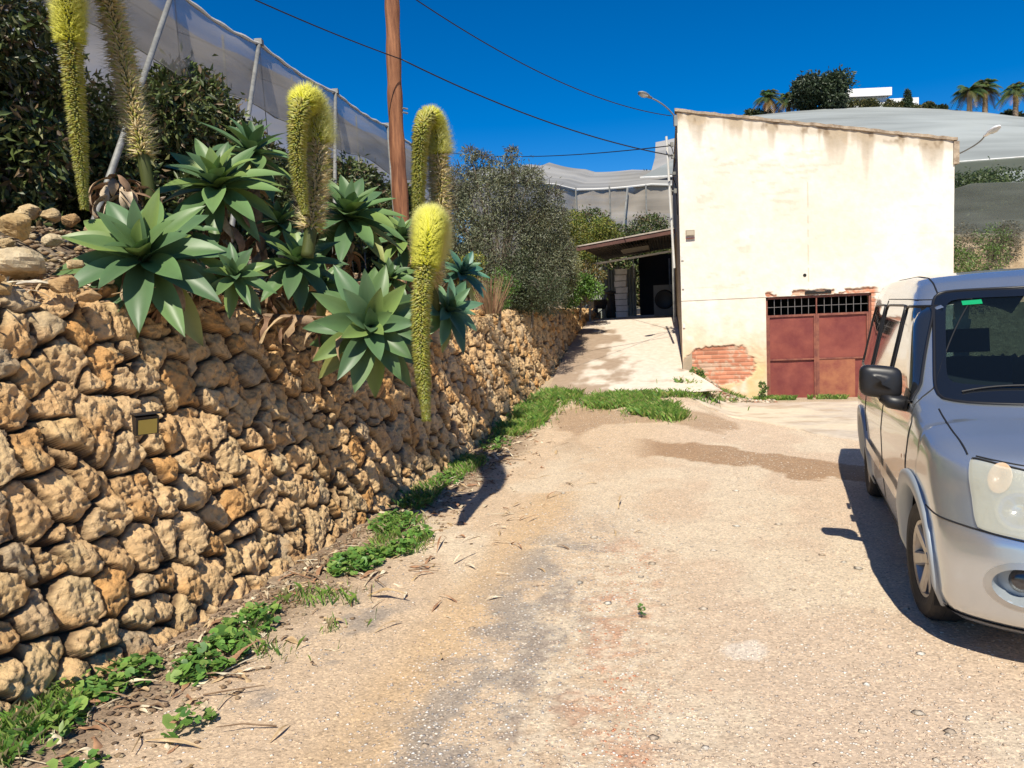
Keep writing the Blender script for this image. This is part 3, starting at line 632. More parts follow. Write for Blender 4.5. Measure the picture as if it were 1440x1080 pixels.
def carport_things():
    root = thing('washing_machine', W(-.02, 20.6, 1.41), 'white machine with a big round dark door at the right of the carport', 'machine', rz=RZ)
    mb = MB(); mb.box((-.28, 0, 0), (.24, .5, .80)); mb.build('cabinet', mat('grey_enamel', (.20, .20, .19), .4), root)
    mb = MB(); mb.lathe([(.0, .02), (.17, .02), (.20, .03), (.24, .035), (.255, .0)], 24, M=Matrix.Translation((-.0, 0, .42)) @ Matrix.Rotation(R(90), 4, 'X')); mb.build('door', M['black'], root, smooth=True)
    root = thing('tool_stand', W(-1.40, 20.5, 1.41), 'dark narrow barrel stand beside the white crates', 'stand', rz=RZ)
    mb = MB(); mb.lathe([(.0, 0), (.13, 0), (.15, .05), (.11, .30), (.12, .55), (.09, .62)], 14); mb.build('body', M['rubber'], root, smooth=True)
    mb = MB(); mb.lathe([(.0, .62), (.19, .63), (.20, .68), (.0, .72)], 14); mb.build('cap', M['black'], root)
    root = thing('wheelbarrow', W(-1.80, 20.9, 1.41), 'dark wheelbarrow parked against the left side of the carport', 'wheelbarrow', rz=RZ)
    mb = MB(); mb.add([(-.30, -.2, .50), (.30, -.2, .50), (.30, .35, .50), (-.30, .35, .50), (-.18, -.1, .25), (.18, -.1, .25), (.18, .25, .25), (-.18, .25, .25)], [(0, 1, 5, 4), (1, 2, 6, 5), (2, 3, 7, 6), (3, 0, 4, 7), (4, 5, 6, 7)]); mb.build('tray', M['rubber'], root)
    mb = MB(); mb.tube([(-.24, .55, .5), (-.14, 0, .22), (-.05, -.4, .15)], .014, 6); mb.tube([(.24, .55, .5), (.14, 0, .22), (.05, -.4, .15)], .014, 6); mb.tube([(-.2, .3, .3), (-.2, .35, 0)], .014, 6); mb.tube([(.2, .3, .3), (.2, .35, 0)], .014, 6); mb.build('frame', M['steel'], root)
    mb = MB(); mb.lathe([(.08, -.03), (.17, -.03), (.18, 0), (.17, .03), (.08, .03)], 18, M=Matrix.Translation((0, -.4, .17)) @ Matrix.Rotation(R(90), 4, 'Y')); mb.build('wheel', M['rubber'], root, smooth=True)
carport_things()

# ------------------------------------------------------------------ van
VS = 1.0
def van():
    fx, fy = -math.sin(R(19.6)), -math.cos(R(19.6)); n_ = math.hypot(fx, fy); fx /= n_; fy /= n_
    cx, cy = 2.125 - fy * .845 * VS, 3.97 + fx * .845 * VS       # front axle centre on the ground
    root = thing('van', (cx, cy, float(lane_z(1.9, 4.5)) - .01), 'silver compact van parked on the right with its headlight facing the viewer', 'van', rz=math.atan2(fy, fx))
    root.scale = (VS,) * 3
    WR = .315
    ZT = np.array([(-3.60, 1.10), (-3.50, 1.62), (-3.44, 1.75), (-3.30, 1.815), (-2.6, 1.84), (-1.6, 1.845), (-1.2, 1.825), (-1.02, 1.785), (-.88, 1.72), (-.02, 1.13), (.12, 1.085), (.35, 1.04), (.55, .985), (.68, .925), (.76, .84), (.85, .60)])
    YS = np.array([(.10, .78), (.20, .82), (.30, .862), (.5, .885), (.8, .8975), (.95, .885), (1.06, .862), (1.16, .838), (1.5, .765), (1.7, .715), (1.9, .66)])
    XF = np.array([(.10, .60), (.18, .70), (.26, .79), (.4, .83), (.52, .835), (.62, .82), (.70, .78), (.78, .74), (.86, .71), (.95, .66), (1.1, .5), (1.3, .3)])
    def f(x, y, z):
        ay = np.abs(y)
        ys = np.interp(z, YS[:, 0], YS[:, 1]) * (1 - .05 * sstep(-.2, .7, x) - .035 * sstep(-2.6, -3.5, x))
        cab = sstep(.9, 1.2, z)
        zt = np.interp(x + .17 * (ay / .75) ** 2 * np.clip(sstep(.98, 1.2, z) , 0, 1) * (x > -1.9) + .05 * (ay / .8) ** 3, ZT[:, 0], ZT[:, 1]) - .035 * (ay / .8) ** 2.4 * sstep(-.1, .3, x) - .03 * (ay / .7) ** 2 * (x < -.9)
        xf = np.interp(z, XF[:, 0], XF[:, 1]) - .30 * (ay / .885) ** 3.6 - .05 * (ay / .88) ** 2
        comps = [ay - ys, (z - zt) * .85, x - xf, -3.44 - .0 * ay - x + .06 * 0, .17 - z]
        k = .022; m = np.maximum.reduce(comps); return m + k * np.log(sum(np.exp((c - m) / k) for c in comps))
    def cast(o, d, off=0., tmax=3.):
        o = np.asarray(o, float); d = np.asarray(d, float); lo = np.zeros(o.shape[:-1]); hi = np.full(o.shape[:-1], tmax)
        for _ in range(30):
            mi = (lo + hi) / 2; p = o + d * mi[..., None]; ins = f(p[..., 0], p[..., 1], p[..., 2]) < off
            lo = np.where(ins, mi, lo); hi = np.where(ins, hi, mi)
        return o + d * lo[..., None]
    def side(x, z, off=0.):                          # our (right) side is -y
        x = np.asarray(x, float); z = np.asarray(z, float) + 0 * x; x = x + 0 * z
        return cast(np.stack([x, 0 * x, z], -1), np.broadcast_to([0, -1., 0], x.shape + (3,)), off, 1.3)
    def front(y, z, off=0.):
        y = np.asarray(y, float); z = np.asarray(z, float) + 0 * y; y = y + 0 * z
        return cast(np.stack([0 * y - 1.9, y, z], -1), np.broadcast_to([1., 0, 0], y.shape + (3,)), off, 3.)
    def corner(ang, z, off=0.):                      # from inside the nose outwards, ang from straight ahead to the right side
        a = np.asarray(ang, float); z = np.asarray(z, float) + 0 * a; a = a + 0 * z
        return cast(np.stack([0 * a - .05, 0 * a - .12, z], -1), np.stack([np.cos(a), -np.sin(a), 0 * a], -1), off, 2.)
    def topd(x, y, off=0.):
        x = np.asarray(x, float); y = np.asarray(y, float) + 0 * x; x = x + 0 * y
        return cast(np.stack([x, y, 0 * x + .5], -1), np.broadcast_to([0, 0, 1.], x.shape + (3,)), off, 1.6)
    paint = mat('silver_paint', (.62, .67, .72), .27, .82, var=(.60, .65, .70), vscale=2, coat=.9)
    lowp = mat('silver_bumper_paint', (.50, .505, .50), .34, .6, var=(.42, .42, .40), vscale=4, coat=.4)
    flm = mat('flare_grey_paint', (.38, .42, .45), .42, .35)
    glass = mat('window_glass', (.01, .014, .018), .03); gn = glass.node_tree; gp = gn.nodes['Principled BSDF']
    gtr = gn.nodes.new('ShaderNodeBsdfTransparent'); gtr.inputs[0].default_value = (.55, .68, .68, 1); gmx = gn.nodes.new('ShaderNodeMixShader'); gmx.inputs[0].default_value = .36
    gn.links.new(gtr.outputs[0], gmx.inputs[1]); gn.links.new(gp.outputs[0], gmx.inputs[2]); gn.links.new(gmx.outputs[0], gn.nodes['Material Output'].inputs[0])
    gp.inputs['Coat Weight'].default_value = .6; gp.inputs['Coat Roughness'].default_value = .02
    sglass = mat('side_glass', (.02, .022, .024), .02, coat=1.0, spec=.9)
    seam = mat('seam_black', (.012, .012, .013), .6); trim = M['black']
    # shell
    xs = np.concatenate([np.linspace(-3.2, -.1, 116), np.linspace(-.08, .10, 8)]); bet = np.radians(np.linspace(2, 89, 46))
    th = np.linspace(0, 2 * np.pi, 150, endpoint=False); rad = np.stack([0 * th, np.sin(th), -np.cos(th)], -1)
    O = []; Dd = []
    for b in np.radians(np.linspace(88, 3, 24)): O.append(np.tile([-3.2, 0, .85], (len(th), 1))); Dd.append(rad * math.cos(b) + np.array([-1, 0, 0]) * math.sin(b))
    for x in xs: O.append(np.tile([x, 0, .80], (len(th), 1))); Dd.append(rad)
    for b in bet: O.append(np.tile([.10, 0, .70 - .02 * b], (len(th), 1)) + 0.); Dd.append(rad * math.cos(b) + np.array([1., 0, 0]) * math.sin(b))
    O = np.array(O); Dd = np.array(Dd); Pp = cast(O, Dd); nu, nv = Pp.shape[:2]
    V = Pp.reshape(-1, 3); fs = []
    i, j = np.meshgrid(np.arange(nu - 1), np.arange(nv), indexing='ij'); a = (i * nv + j).ravel(); b_ = (i * nv + (j + 1) % nv).ravel(); F = np.stack([a, a + nv, b_ + nv, b_], 1)
    Cc = V[F].mean(1); x, y, z = Cc.T
    def inpoly(px, pz, poly):
        c = np.zeros(px.shape, bool); n = len(poly)
        for k in range(n):
            x1, z1 = poly[k]; x2, z2 = poly[(k + 1) % n]
            t = ((z1 > pz) != (z2 > pz)) & (px < (x2 - x1) * (pz - z1) / (z2 - z1 + 1e-12) + x1); c ^= t
        return c
    arch = (np.abs(y) > .5) & ((np.hypot(x, z - WR) < .402) | (np.hypot(x + 2.664, z - WR) < .402)) & (z < 1)
    WS = [(-.71, 1.165), (.71, 1.165), (.60, 1.69), (-.60, 1.69)]
    ws = (x > -1.1) & (x < .1) & inpoly(y, z, WS)
    SW = [[(-.30, 1.13), (-1.19, 1.12), (-1.19, 1.60), (-.90, 1.60)], [(-1.34, 1.12), (-2.22, 1.12), (-2.22, 1.60), (-1.34, 1.605)], [(-2.40, 1.12), (-3.22, 1.12), (-3.16, 1.59), (-2.40, 1.60)]]
    rw = (x < -3.3) & (np.abs(y) > .06) & (np.abs(y) < .60) & (z > 1.12) & (z < 1.58)
    fog = (np.hypot((y + .555) / .115, (z - .435) / .085) < 1.06) & (x > .3)
    F2 = F[~(arch | ws | rw | fog)]
    mesh('body', V, F2, paint, root, smooth=True)
    # mirror-symmetric patches helper
    def patch(name, fn, quad, m, nn=(22, 16), off=.006, rnd=.12, both=False, thick=None, parent=root, mb=None):
        q = [np.array(k, float) for k in quad]; aa, bb = np.meshgrid(np.linspace(-1, 1, nn[0]), np.linspace(-1, 1, nn[1]), indexing='ij')
        A = aa * np.sqrt(1 - rnd * bb ** 2 * np.abs(bb) ** 4) ; B = bb * np.sqrt(1 - rnd * aa ** 2 * np.abs(aa) ** 4); s_, t_ = (A + 1) / 2, (B + 1) / 2
        P2 = (1 - s_)[..., None] * (1 - t_)[..., None] * q[0] + s_[..., None] * (1 - t_)[..., None] * q[1] + s_[..., None] * t_[..., None] * q[2] + (1 - s_)[..., None] * t_[..., None] * q[3]
        Q = fn(P2[..., 0], P2[..., 1], off).reshape(-1, 3)
        sgns = (1, -1) if both else (1,)
        outs = []
        for sg in sgns: outs.append(mesh(name, Q * [1, sg, 1], grid_faces(*nn), m, parent, smooth=True))
        return outs
    def strip(name, P, m, w=.006, parent=root, both=False, build=True, h=.003):
        outs = []
        for sg in ((1, -1) if both else (1,)):
            mb = MB(); mb.tube([Vector((p[0], p[1] * sg, p[2])) for p in P], w, 5, cap=False); outs.append(mb.build(name, m, parent, smooth=True))
        return outs
    # windshield: black surround then glass with a clear centre
    fr = MB()
    ow = [(-.745, 1.125), (.745, 1.125), (.625, 1.715), (-.625, 1.715)]; iw = [(-.675, 1.205), (.675, 1.205), (.575, 1.665), (-.575, 1.665)]
    def per(q, n=22, rnd=.10):
        out = []; q = [np.array(k, float) for k in q]; cen = sum(q) / 4
        for k in range(4):
            for i_ in range(n):
                s_ = i_ / n; p = q[k] * (1 - s_) + q[(k + 1) % 4] * s_; e_ = abs(s_ * 2 - 1) ** 9; out.append(cen + (p - cen) * (1 - rnd * e_ * .5))
        return np.array(out)
    a_, c_ = per(ow), per(iw); pa = front(a_[:, 0], a_[:, 1], .004); pc = front(c_[:, 0], c_[:, 1], .004); n = len(pa)
    mesh('windshield_border', np.concatenate([pa, pc]), np.array([(k, (k + 1) % n, n + (k + 1) % n, n + k) for k in range(n)]), mat('black_ceramic', (.010, .012, .016), .12, coat=.5), root)
    gl = patch('windshield', front, [(-.70, 1.18), (.70, 1.18), (.592, 1.685), (-.592, 1.685)], glass, off=-.001, nn=(30, 20), rnd=.05)[0]
    st = patch('sticker', front, [(-.50, 1.625), (-.40, 1.630), (-.40, 1.655), (-.50, 1.650)], mat('green_sticker', (.0, .30, .11), .5), off=.007, rnd=0, parent=gl)[0]; tag(st, 'green sticker in the upper corner of the windshield')
    # gasket around the glass
    strip('gasket', np.concatenate([pa, pa[:1]]), trim, .009)
    # wiper
    for y0, y1 in ((-.62, -.05), (.0, .58)):
        t_ = np.linspace(0, 1, 12); q = front(y0 + (y1 - y0) * t_, 1.165 + .035 * t_ * (1 - t_) * 4 + .01, .018); strip('wiper', q, trim, .007)
    # side windows
    for k, q in enumerate(SW):
        if k == 0: quad = [(-.24, 1.105), (-1.22, 1.095), (-1.22, 1.625), (-.88, 1.625)]
        elif k == 1: quad = [(-1.31, 1.095), (-2.25, 1.095), (-2.25, 1.625), (-1.31, 1.63)]
        else: quad = [(-2.37, 1.095), (-3.24, 1.095), (-3.18, 1.615), (-2.37, 1.625)]
        for o in patch('side_window', side, quad, sglass, off=.004, both=True, nn=(20, 14), rnd=.08):
            pass
        e_ = per(quad, 16, .06); pe = side(e_[:, 0], e_[:, 1], .005); strip('window_seal', np.concatenate([pe, pe[:1]]), trim, .009, both=True)
    # pillar strip black between front door and rear door
    patch('pillar_trim', side, [(-1.225, 1.11), (-1.305, 1.11), (-1.305, 1.62), (-1.225, 1.62)], trim, off=.003, both=True, nn=(4, 12), rnd=0)
    # door seams
    def seamline(pts, both=True):
        P = []
        for (x0, z0), (x1, z1) in zip(pts[:-1], pts[1:]):
            for s_ in np.linspace(0, 1, 14, endpoint=False): P.append((x0 + (x1 - x0) * s_, z0 + (z1 - z0) * s_))
        P.append(pts[-1]); P = np.array(P); strip('door_seam', side(P[:, 0], P[:, 1], .0), seam, .0042, both=both)
    seamline([(-.50, .28), (-.44, .5), (-.16, .70), (-.12, 1.02), (-.20, 1.10)]); seamline([(-.20, 1.10), (-.86, 1.66), (-1.24, 1.67)]); seamline([(-1.265, .28), (-1.265, 1.10)]); seamline([(-2.32, 1.66), (-2.32, .80), (-2.28, .62)])
    seamline([(-.50, .28), (-2.20, .27)]); seamline([(-1.24, 1.67), (-2.32, 1.67)]); seamline([(-2.35, .98), (-3.3, .98)])
    # handle, rubbing strip, side repeater, sill
    for x0 in (-1.05, -1.42):
        q = side(np.linspace(x0 - .09, x0 + .09, 8), 1.0, .018); strip('door_handle', q, trim, .014, both=True)
    for a0, a1 in ((-.52, -1.23), (-1.30, -2.22)):
        patch('rubbing_strip', side, [(a0, .50), (a1, .50), (a1, .575), (a0, .575)], lowp, off=.016, both=True, nn=(20, 6), rnd=0)
    patch('sill_trim', side, [(-.43, .19), (-2.24, .19), (-2.24, .27), (-.43, .27)], trim, off=.012, both=True, nn=(30, 6), rnd=0)
    patch('side_repeater', side, [(-.215, .80), (-.26, .80), (-.26, .825), (-.215, .825)], mat('amber', (.45, .16, .03), .3), off=.008, both=True, nn=(6, 5), rnd=.4)
    # flares + liners + wheels
    for ax in (0., -2.664):
        g = np.linspace(R(-28), R(208), 64); rows = []
        for rr, of in ((.368, -.05), (.370, .012), (.385, .020), (.43, .024), (.452, .019), (.458, -.002)):
            gx = ax + rr * np.cos(g) * 1.03; gz = WR + .01 + rr * np.sin(g)
            gz = np.maximum(gz, .20)
            if ax == 0: pts = np.where((gx > .30)[:, None], cornerfix(gx, gz, of, f, cast), side(gx, gz, of))
            else: pts = side(gx, gz, of)
            rows.append(pts)
        P = np.stack(rows, 1)
        for sg in (1, -1): mesh('wheel_flare', (P * [1, sg, 1]).reshape(-1, 3), grid_faces(*P.shape[:2]), flm, root, smooth=True)
        for sg in (-1, 1):
            mb = MB(); gl_ = np.linspace(R(-18), R(198), 30); lr = [(ax + r_ * math.cos(q_), sg * y_, WR + r_ * math.sin(q_)) for r_, y_ in ((.395, .84), (.395, .42), (.02, .42)) for q_ in gl_]; mb.add(lr, [tuple(int(t_) for t_ in f_) for f_ in grid_faces(3, 30)]); mb.build('wheel_liner', M['dark'], root)
            wh = bpy.data.objects.new('wheel', None); C.objects.link(wh); wh.parent = root; wh.location = (ax, sg * .752, WR - .006)
            wh.rotation_euler = (0, 0, 0 if ax else R(5)); MM = Matrix.Rotation(R(90), 4, 'X') @ Matrix.Scale(-sg, 4, (0, 0, 1)) if False else Matrix.Rotation(R(-90 * sg), 4, 'X')
            # tyre: outer face at local +z
            mb = MB(); n = 72; prof = [(.195, -.085), (.24, -.098), (.285, -.096), (.306, -.078), (.313, -.06), (.3155, -.03), (.3155, .03), (.313, .06), (.306, .078), (.285, .096), (.24, .098), (.205, .085), (.195, .07)]
            vs = []
            for r_, h_ in prof:
                for j in range(n):
                    k_ = .004 if (.05 < abs(h_) < .09 and j % 2) else 0; an = 2 * math.pi * j / n; vs.append(MM @ Vector(((r_ - k_) * math.cos(an), (r_ - k_) * math.sin(an), h_)))
            mb.add(vs, [(i_ * n + j, i_ * n + (j + 1) % n, (i_ + 1) * n + (j + 1) % n, (i_ + 1) * n + j) for i_ in range(len(prof) - 1) for j in range(n)])
            for h_ in (-.04, 0, .04): mb.lathe([(.3165, h_ - .004), (.3175, h_), (.3165, h_ + .004)], 48, M=MM)
            mb.build('tyre', M['rubber'], wh, smooth=False)
            al = mat('alloy', (.52, .50, .46), .38, .7, var=(.42, .38, .33), vscale=10) if 'alloy' not in M else M['alloy']; M['alloy'] = al
            mb = MB(); mb.lathe([(.150, -.06), (.175, .04), (.186, .074), (.200, .082), (.204, .074)], 48, M=MM)
            for k in range(6):
                an = k * math.pi / 3 + .3; T = MM @ Matrix.Rotation(an, 4, 'Z')
                mb.add([T @ Vector(p) for p in [(.03, -.030, .045), (.03, .030, .045), (.185, .040, .068), (.185, -.040, .068), (.03, -.022, .058), (.03, .022, .058), (.185, .028, .080), (.185, -.028, .080)]], [(4, 5, 6, 7), (0, 4, 7, 3), (1, 2, 6, 5), (2, 3, 7, 6)])
            mb.lathe([(.0, .066), (.028, .066), (.034, .058), (.055, .054), (.06, .03)], 20, M=MM)
            mb.build('rim', al, wh, smooth=False)
            mb = MB(); mb.lathe([(.0, .02), (.13, .02), (.15, .01), (.15, -.05)], 24, M=MM); mb.build('brake_disc', M['dark'], wh)
    # headlight units
    hl_h = mat('headlight_housing', (.66, .66, .58), .22, .85, var=(.50, .50, .42), vscale=26, bump=.35, bscale=18, bdist=.01); hl_g = mat('headlight_lens', (.62, .62, .52), .22, coat=1.0, bump=.3, bscale=9, bdist=.02); n3 = hl_g.node_tree; p3 = n3.nodes['Principled BSDF']
    t3 = n3.nodes.new('ShaderNodeBsdfTransparent'); m3 = n3.nodes.new('ShaderNodeMixShader'); m3.inputs[0].default_value = .52; n3.links.new(t3.outputs[0], m3.inputs[1]); n3.links.new(p3.outputs[0], m3.inputs[2]); n3.links.new(m3.outputs[0], n3.nodes['Material Output'].inputs[0])
    amb = mat('amber_bulb', (.62, .45, .30), .3, var=(.6, .38, .22), vscale=20)
    for sg in (1, -1):
        grp = []
        quad = [(.28, .635), (.715, .660), (.835, .952), (.36, .895)]
        hq = patch('headlight', lambda a, z, o: corner(a, z, o), quad, hl_g, off=.022, nn=(34, 20), rnd=.10)[0]
        hq2 = patch('reflector', lambda a, z, o: corner(a, z, o), quad, hl_h, off=.0015, nn=(34, 20), rnd=.10)[0]; hq2.parent = hq
        e_ = per(quad, 18, .06); pe = corner(e_[:, 0], e_[:, 1], .003); s1 = strip('seal', np.concatenate([pe, pe[:1]]), seam, .005)[0]; s1.parent = hq
        for (an, z, r_, mm_, nm) in ((.55, .755, .092, mat('lamp_rim', (.45, .45, .40), .3, .6), 'bulb_rim'), (.55, .755, .084, mat('chrome', (.8, .8, .8), .12, 1.0), 'bulb_bowl'), (.66, .880, .048, amb, 'indicator')):
            c0 = corner(np.array([an]), np.array([z]), .006)[0]; ee = .004; gr = [float(f(*(c0 + np.eye(3)[q_] * ee)) - f(*(c0 - np.eye(3)[q_] * ee))) for q_ in range(3)]; rot = Vector(gr).to_track_quat('Z', 'Y').to_matrix().to_4x4()
            sc = Matrix.Scale(1.5, 4, (0, 1, 0)) if nm == 'indicator' else Matrix.Identity(4)
            mb = MB(); prof = [(.0, -.004), (r_ * .25, -.002), (r_ * .3, .001), (r_ * .75, .001), (r_ * .9, .003), (r_, .001)]
            mb.lathe(prof, 24, M=Matrix.Translation(c0) @ rot @ sc); o = mb.build(nm, mm_, None, smooth=True); o.parent = hq
        if sg < 0:
            for o in [hq] + [k for k in bpy.data.objects if k.parent == hq]:
                o.data.transform(Matrix.Scale(-1, 4, (0, 1, 0)))
    # fog lamps
    for sg in (1, -1):
        an = np.linspace(0, 2 * np.pi, 36, endpoint=False); Y = -.555 + .115 * np.cos(an); Z = .435 + .085 * np.sin(an)
        outer = front(-.555 + .142 * np.cos(an), .435 + .110 * np.sin(an), .003); inner = front(Y, Z, .008); deep = inner - np.array([.085, -.01, 0]); cen = deep.mean(0)
        deep2 = cen + (deep - cen) * .75
        mesh('fog_bezel', np.concatenate([outer, inner]) * [1, sg, 1], np.array([(k, (k + 1) % 36, 36 + (k + 1) % 36, 36 + k) for k in range(36)]), lowp, root, smooth=True)
        v_ = np.concatenate([inner, deep2, [cen]]) * [1, sg, 1]
        fo = mesh('fog_lamp', v_, [(k, (k + 1) % 36, 36 + (k + 1) % 36, 36 + k) for k in range(36)] + [(36 + k, 36 + (k + 1) % 36, 72) for k in range(36)], flm, root, smooth=False)
        mb = MB(); T = Matrix.Translation((cen[0] + .012, (cen[1] + .0) * sg, cen[2] + .015)) @ Matrix.Rotation(R(90), 4, 'Y')
        mb.lathe([(.0, .03), (.035, .028), (.052, .015), (.058, .0)], 20, M=T); o = mb.build('lamp_glass', mat('fog_glass', (.03, .03, .035), .08, coat=1), None, smooth=True); o.parent = fo
    # grille and lower intake, plate, badge bar
    patch('grille', front, [(-.33, .66), (.33, .66), (.36, .86), (-.36, .86)], trim, off=.005, nn=(20, 10), rnd=.1)
    for z in (.70, .76, .82): t_ = np.linspace(-.33, .33, 14); strip('grille_bar', front(t_, z, .014), mat('chrome_bar', (.7, .7, .7), .2, 1.0), .011)
    patch('lower_intake', front, [(-.42, .33), (.42, .33), (.40, .44), (-.40, .44)], trim, off=.005, nn=(20, 8), rnd=.1)
    aa = np.linspace(R(2), R(56), 24)
    for sg in (1, -1):
        vs = []
        for a in aa:
            p1 = corner(np.array([a]), np.array([.225]), .012)[0]; p2 = corner(np.array([a]), np.array([.175]), -.0)[0]; p3_ = p2 - [.05, 0, .01]; vs += [p1, p2, p3_]
        v_ = np.array(vs) * [1, sg, 1]; mesh('lower_lip', v_, grid_faces(24, 3), trim, root)
    # bumper and bonnet seams
    a = np.linspace(.0, 1.13, 30); z = np.where(a < .30, .635, .635 + .0 * a) - .0; strip('bumper_seam', corner(a, .628 + .045 * sstep(.3, 1.1, a), .0), seam, .0045, both=True)
    q = side(np.linspace(.34, .42, 4), np.linspace(.66, .672, 4), 0)
    t_ = np.linspace(0, 1, 26); hx = -.06 + .52 * t_; hy = .750 - .03 * t_ ** 1.5; strip('bonnet_seam', topd(hx, -hy, .0), seam, .0045, both=True)
    yy = np.linspace(-.69, .69, 30); strip('bonnet_edge', front(yy, .905 + .05 * np.abs(yy / .69) ** 2, .0), seam, .004)
    # roof ditch
    strip('roof_ditch', topd(np.linspace(-1.0, -3.3, 30), np.full(30, -.60), .0), seam, .006, both=True)
    # mirrors
    for sg in (1, -1):
        c0 = Vector((-.47, -.985, 1.205))
        mb = MB(); n, k = 20, 12; vs = []
        for i_ in range(n):
            for j in range(k):
                u_ = 2 * math.pi * i_ / n; v_ = math.pi * (j + .002) / (k - .996) - math.pi / 2
                sx = math.copysign(abs(math.cos(u_)) ** .45, math.cos(u_)); sz = math.copysign(abs(math.sin(u_)) ** .45, math.sin(u_)); cv = math.cos(v_) ** .5; sv = math.copysign(abs(math.sin(v_)) ** .8, math.sin(v_))
                vs.append((c0.x + .055 * sv, c0.y + .115 * sx * cv, c0.z + .095 * sz * cv - .012 * sx))
        mb.add([(p[0], p[1] * sg, p[2]) for p in vs], [(i_ * k + j, i_ * k + j + 1, ((i_ + 1) % n) * k + j + 1, ((i_ + 1) % n) * k + j) for i_ in range(n) for j in range(k - 1)] + [tuple(i_ * k for i_ in range(n)), tuple(i_ * k + k - 1 for i_ in range(n))])
        mi_ = mb.build('wing_mirror', trim, root, smooth=True)
        mb = MB(); b0 = side(np.array([-.42]), np.array([1.08]), 0)[0]
        mb.tube([(b0[0], b0[1] * sg, b0[2]), (-.44, -.935 * sg, 1.09), (-.46, -.97 * sg, 1.12)], [.045, .04, .038], 10); o = mb.build('mirror_arm', trim, None, smooth=True); o.parent = mi_
        patch_v = side(np.array([-.30, -.50, -.50, -.34]), np.array([1.05, 1.05, 1.17, 1.15]), .010)
        o = mesh('mirror_base', patch_v * [1, sg, 1], [(0, 1, 2, 3)], trim, None); o.parent = mi_
    # cabin
    mb = MB(); mb.box((-3.3, -.74, .52), (-.1, .74, .56)); mb.box((-.60, -.60, .80), (-.14, .60, 1.03)); mb.build('cabin_floor', M['dark'], root)
    seat = mat('seat_cloth', (.035, .04, .05), .9)
    for y0 in (-.36, .36):
        mb = MB(); mb.prism([(-1.25, .6), (-1.42, 1.25), (-1.30, 1.28), (-1.12, .75), (-.75, .78), (-.75, .62)], y0 - .23, y0 + .23); mb.prism([(-1.42, 1.30), (-1.44, 1.45), (-1.36, 1.46), (-1.33, 1.31)], y0 - .12, y0 + .12); mb.build('seat', seat, root)
    mb = MB(); T = Matrix.Translation((-.62, .36, 1.05)) @ Matrix.Rotation(R(-65), 4, 'Y'); mb.tube([T @ Vector((.18 * math.cos(t), .18 * math.sin(t), 0)) for t in np.linspace(0, 6.283, 25)], .013, 6); mb.build('steering_wheel', trim, root)
    mb = MB(); mb.box((-.80, -.10, 1.585), (-.77, .10, 1.64)); mb.build('rear_view_mirror', trim, root)
    # rear window panes and tail details
    for y0, y1 in ((-.62, -.05), (.05, .62)):
        mb = MB(); mb.box((-3.452, y0, 1.11), (-3.448, y1, 1.59)); mb.build('rear_window', glass, root)
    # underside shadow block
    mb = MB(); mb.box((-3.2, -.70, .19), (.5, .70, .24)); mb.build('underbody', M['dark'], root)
def cornerfix(gx, gz, of, f, cast):
    o = np.stack([gx * 0 + .10, gx * 0 - .3, gz], -1); d = np.stack([(gx - .10), -.885 + .3 + 0 * gx, 0 * gx], -1); d = d / np.linalg.norm(d, axis=1)[:, None]
    return cast(o, d, of, 1.6)
van()

# ------------------------------------------------------------------ foliage helpers
def leaf_cards(c, nrm, size, width, rng, colr, fold=.18, curl=.15):
    """c (n,3) centres; one folded leaf of 4 triangles each -> verts, faces, colours"""
    n = len(c); d = rng.normal(size=(n, 3)); d[:, 2] -= .35; d += nrm * .8; d /= np.linalg.norm(d, axis=1)[:, None]
    t = rng.normal(size=(n, 3)); s = np.cross(d, t); s /= np.linalg.norm(s, axis=1)[:, None] + 1e-9; u = np.cross(s, d)
    L = size * rng.uniform(.7, 1.3, n)[:, None]; Wd = width * rng.uniform(.8, 1.2, n)[:, None]
    p0 = c; p1 = c + d * L * .5 + s * Wd * .5 + u * Wd * fold; p2 = c + d * L - u * L * curl; p3 = c + d * L * .5 - s * Wd * .5 + u * Wd * fold
    v = np.stack([p0, p1, p2, p3], 1).reshape(-1, 3); i = np.arange(n)[:, None] * 4
    f = np.concatenate([i + [0, 1, 2], i + [0, 2, 3]]); return v, f, np.repeat(colr, 4, 0)
def crown_points(rng, clumps, n):
    cl = np.array(clumps, float); wts = cl[:, 3] ** 2; k = rng.choice(len(cl), n, p=wts / wts.sum())
    d = rng.normal(size=(n, 3)); d /= np.linalg.norm(d, axis=1)[:, None]; r = rng.uniform(.25, 1.0, n) ** .45
    r = r * (1 + .22 * rng.normal(size=n) * (rng.random(n) < .25))
    q = cl[k]; p = q[:, :3] + d * (r * q[:, 3])[:, None] * np.array([1, 1, .85]); return p, d, k
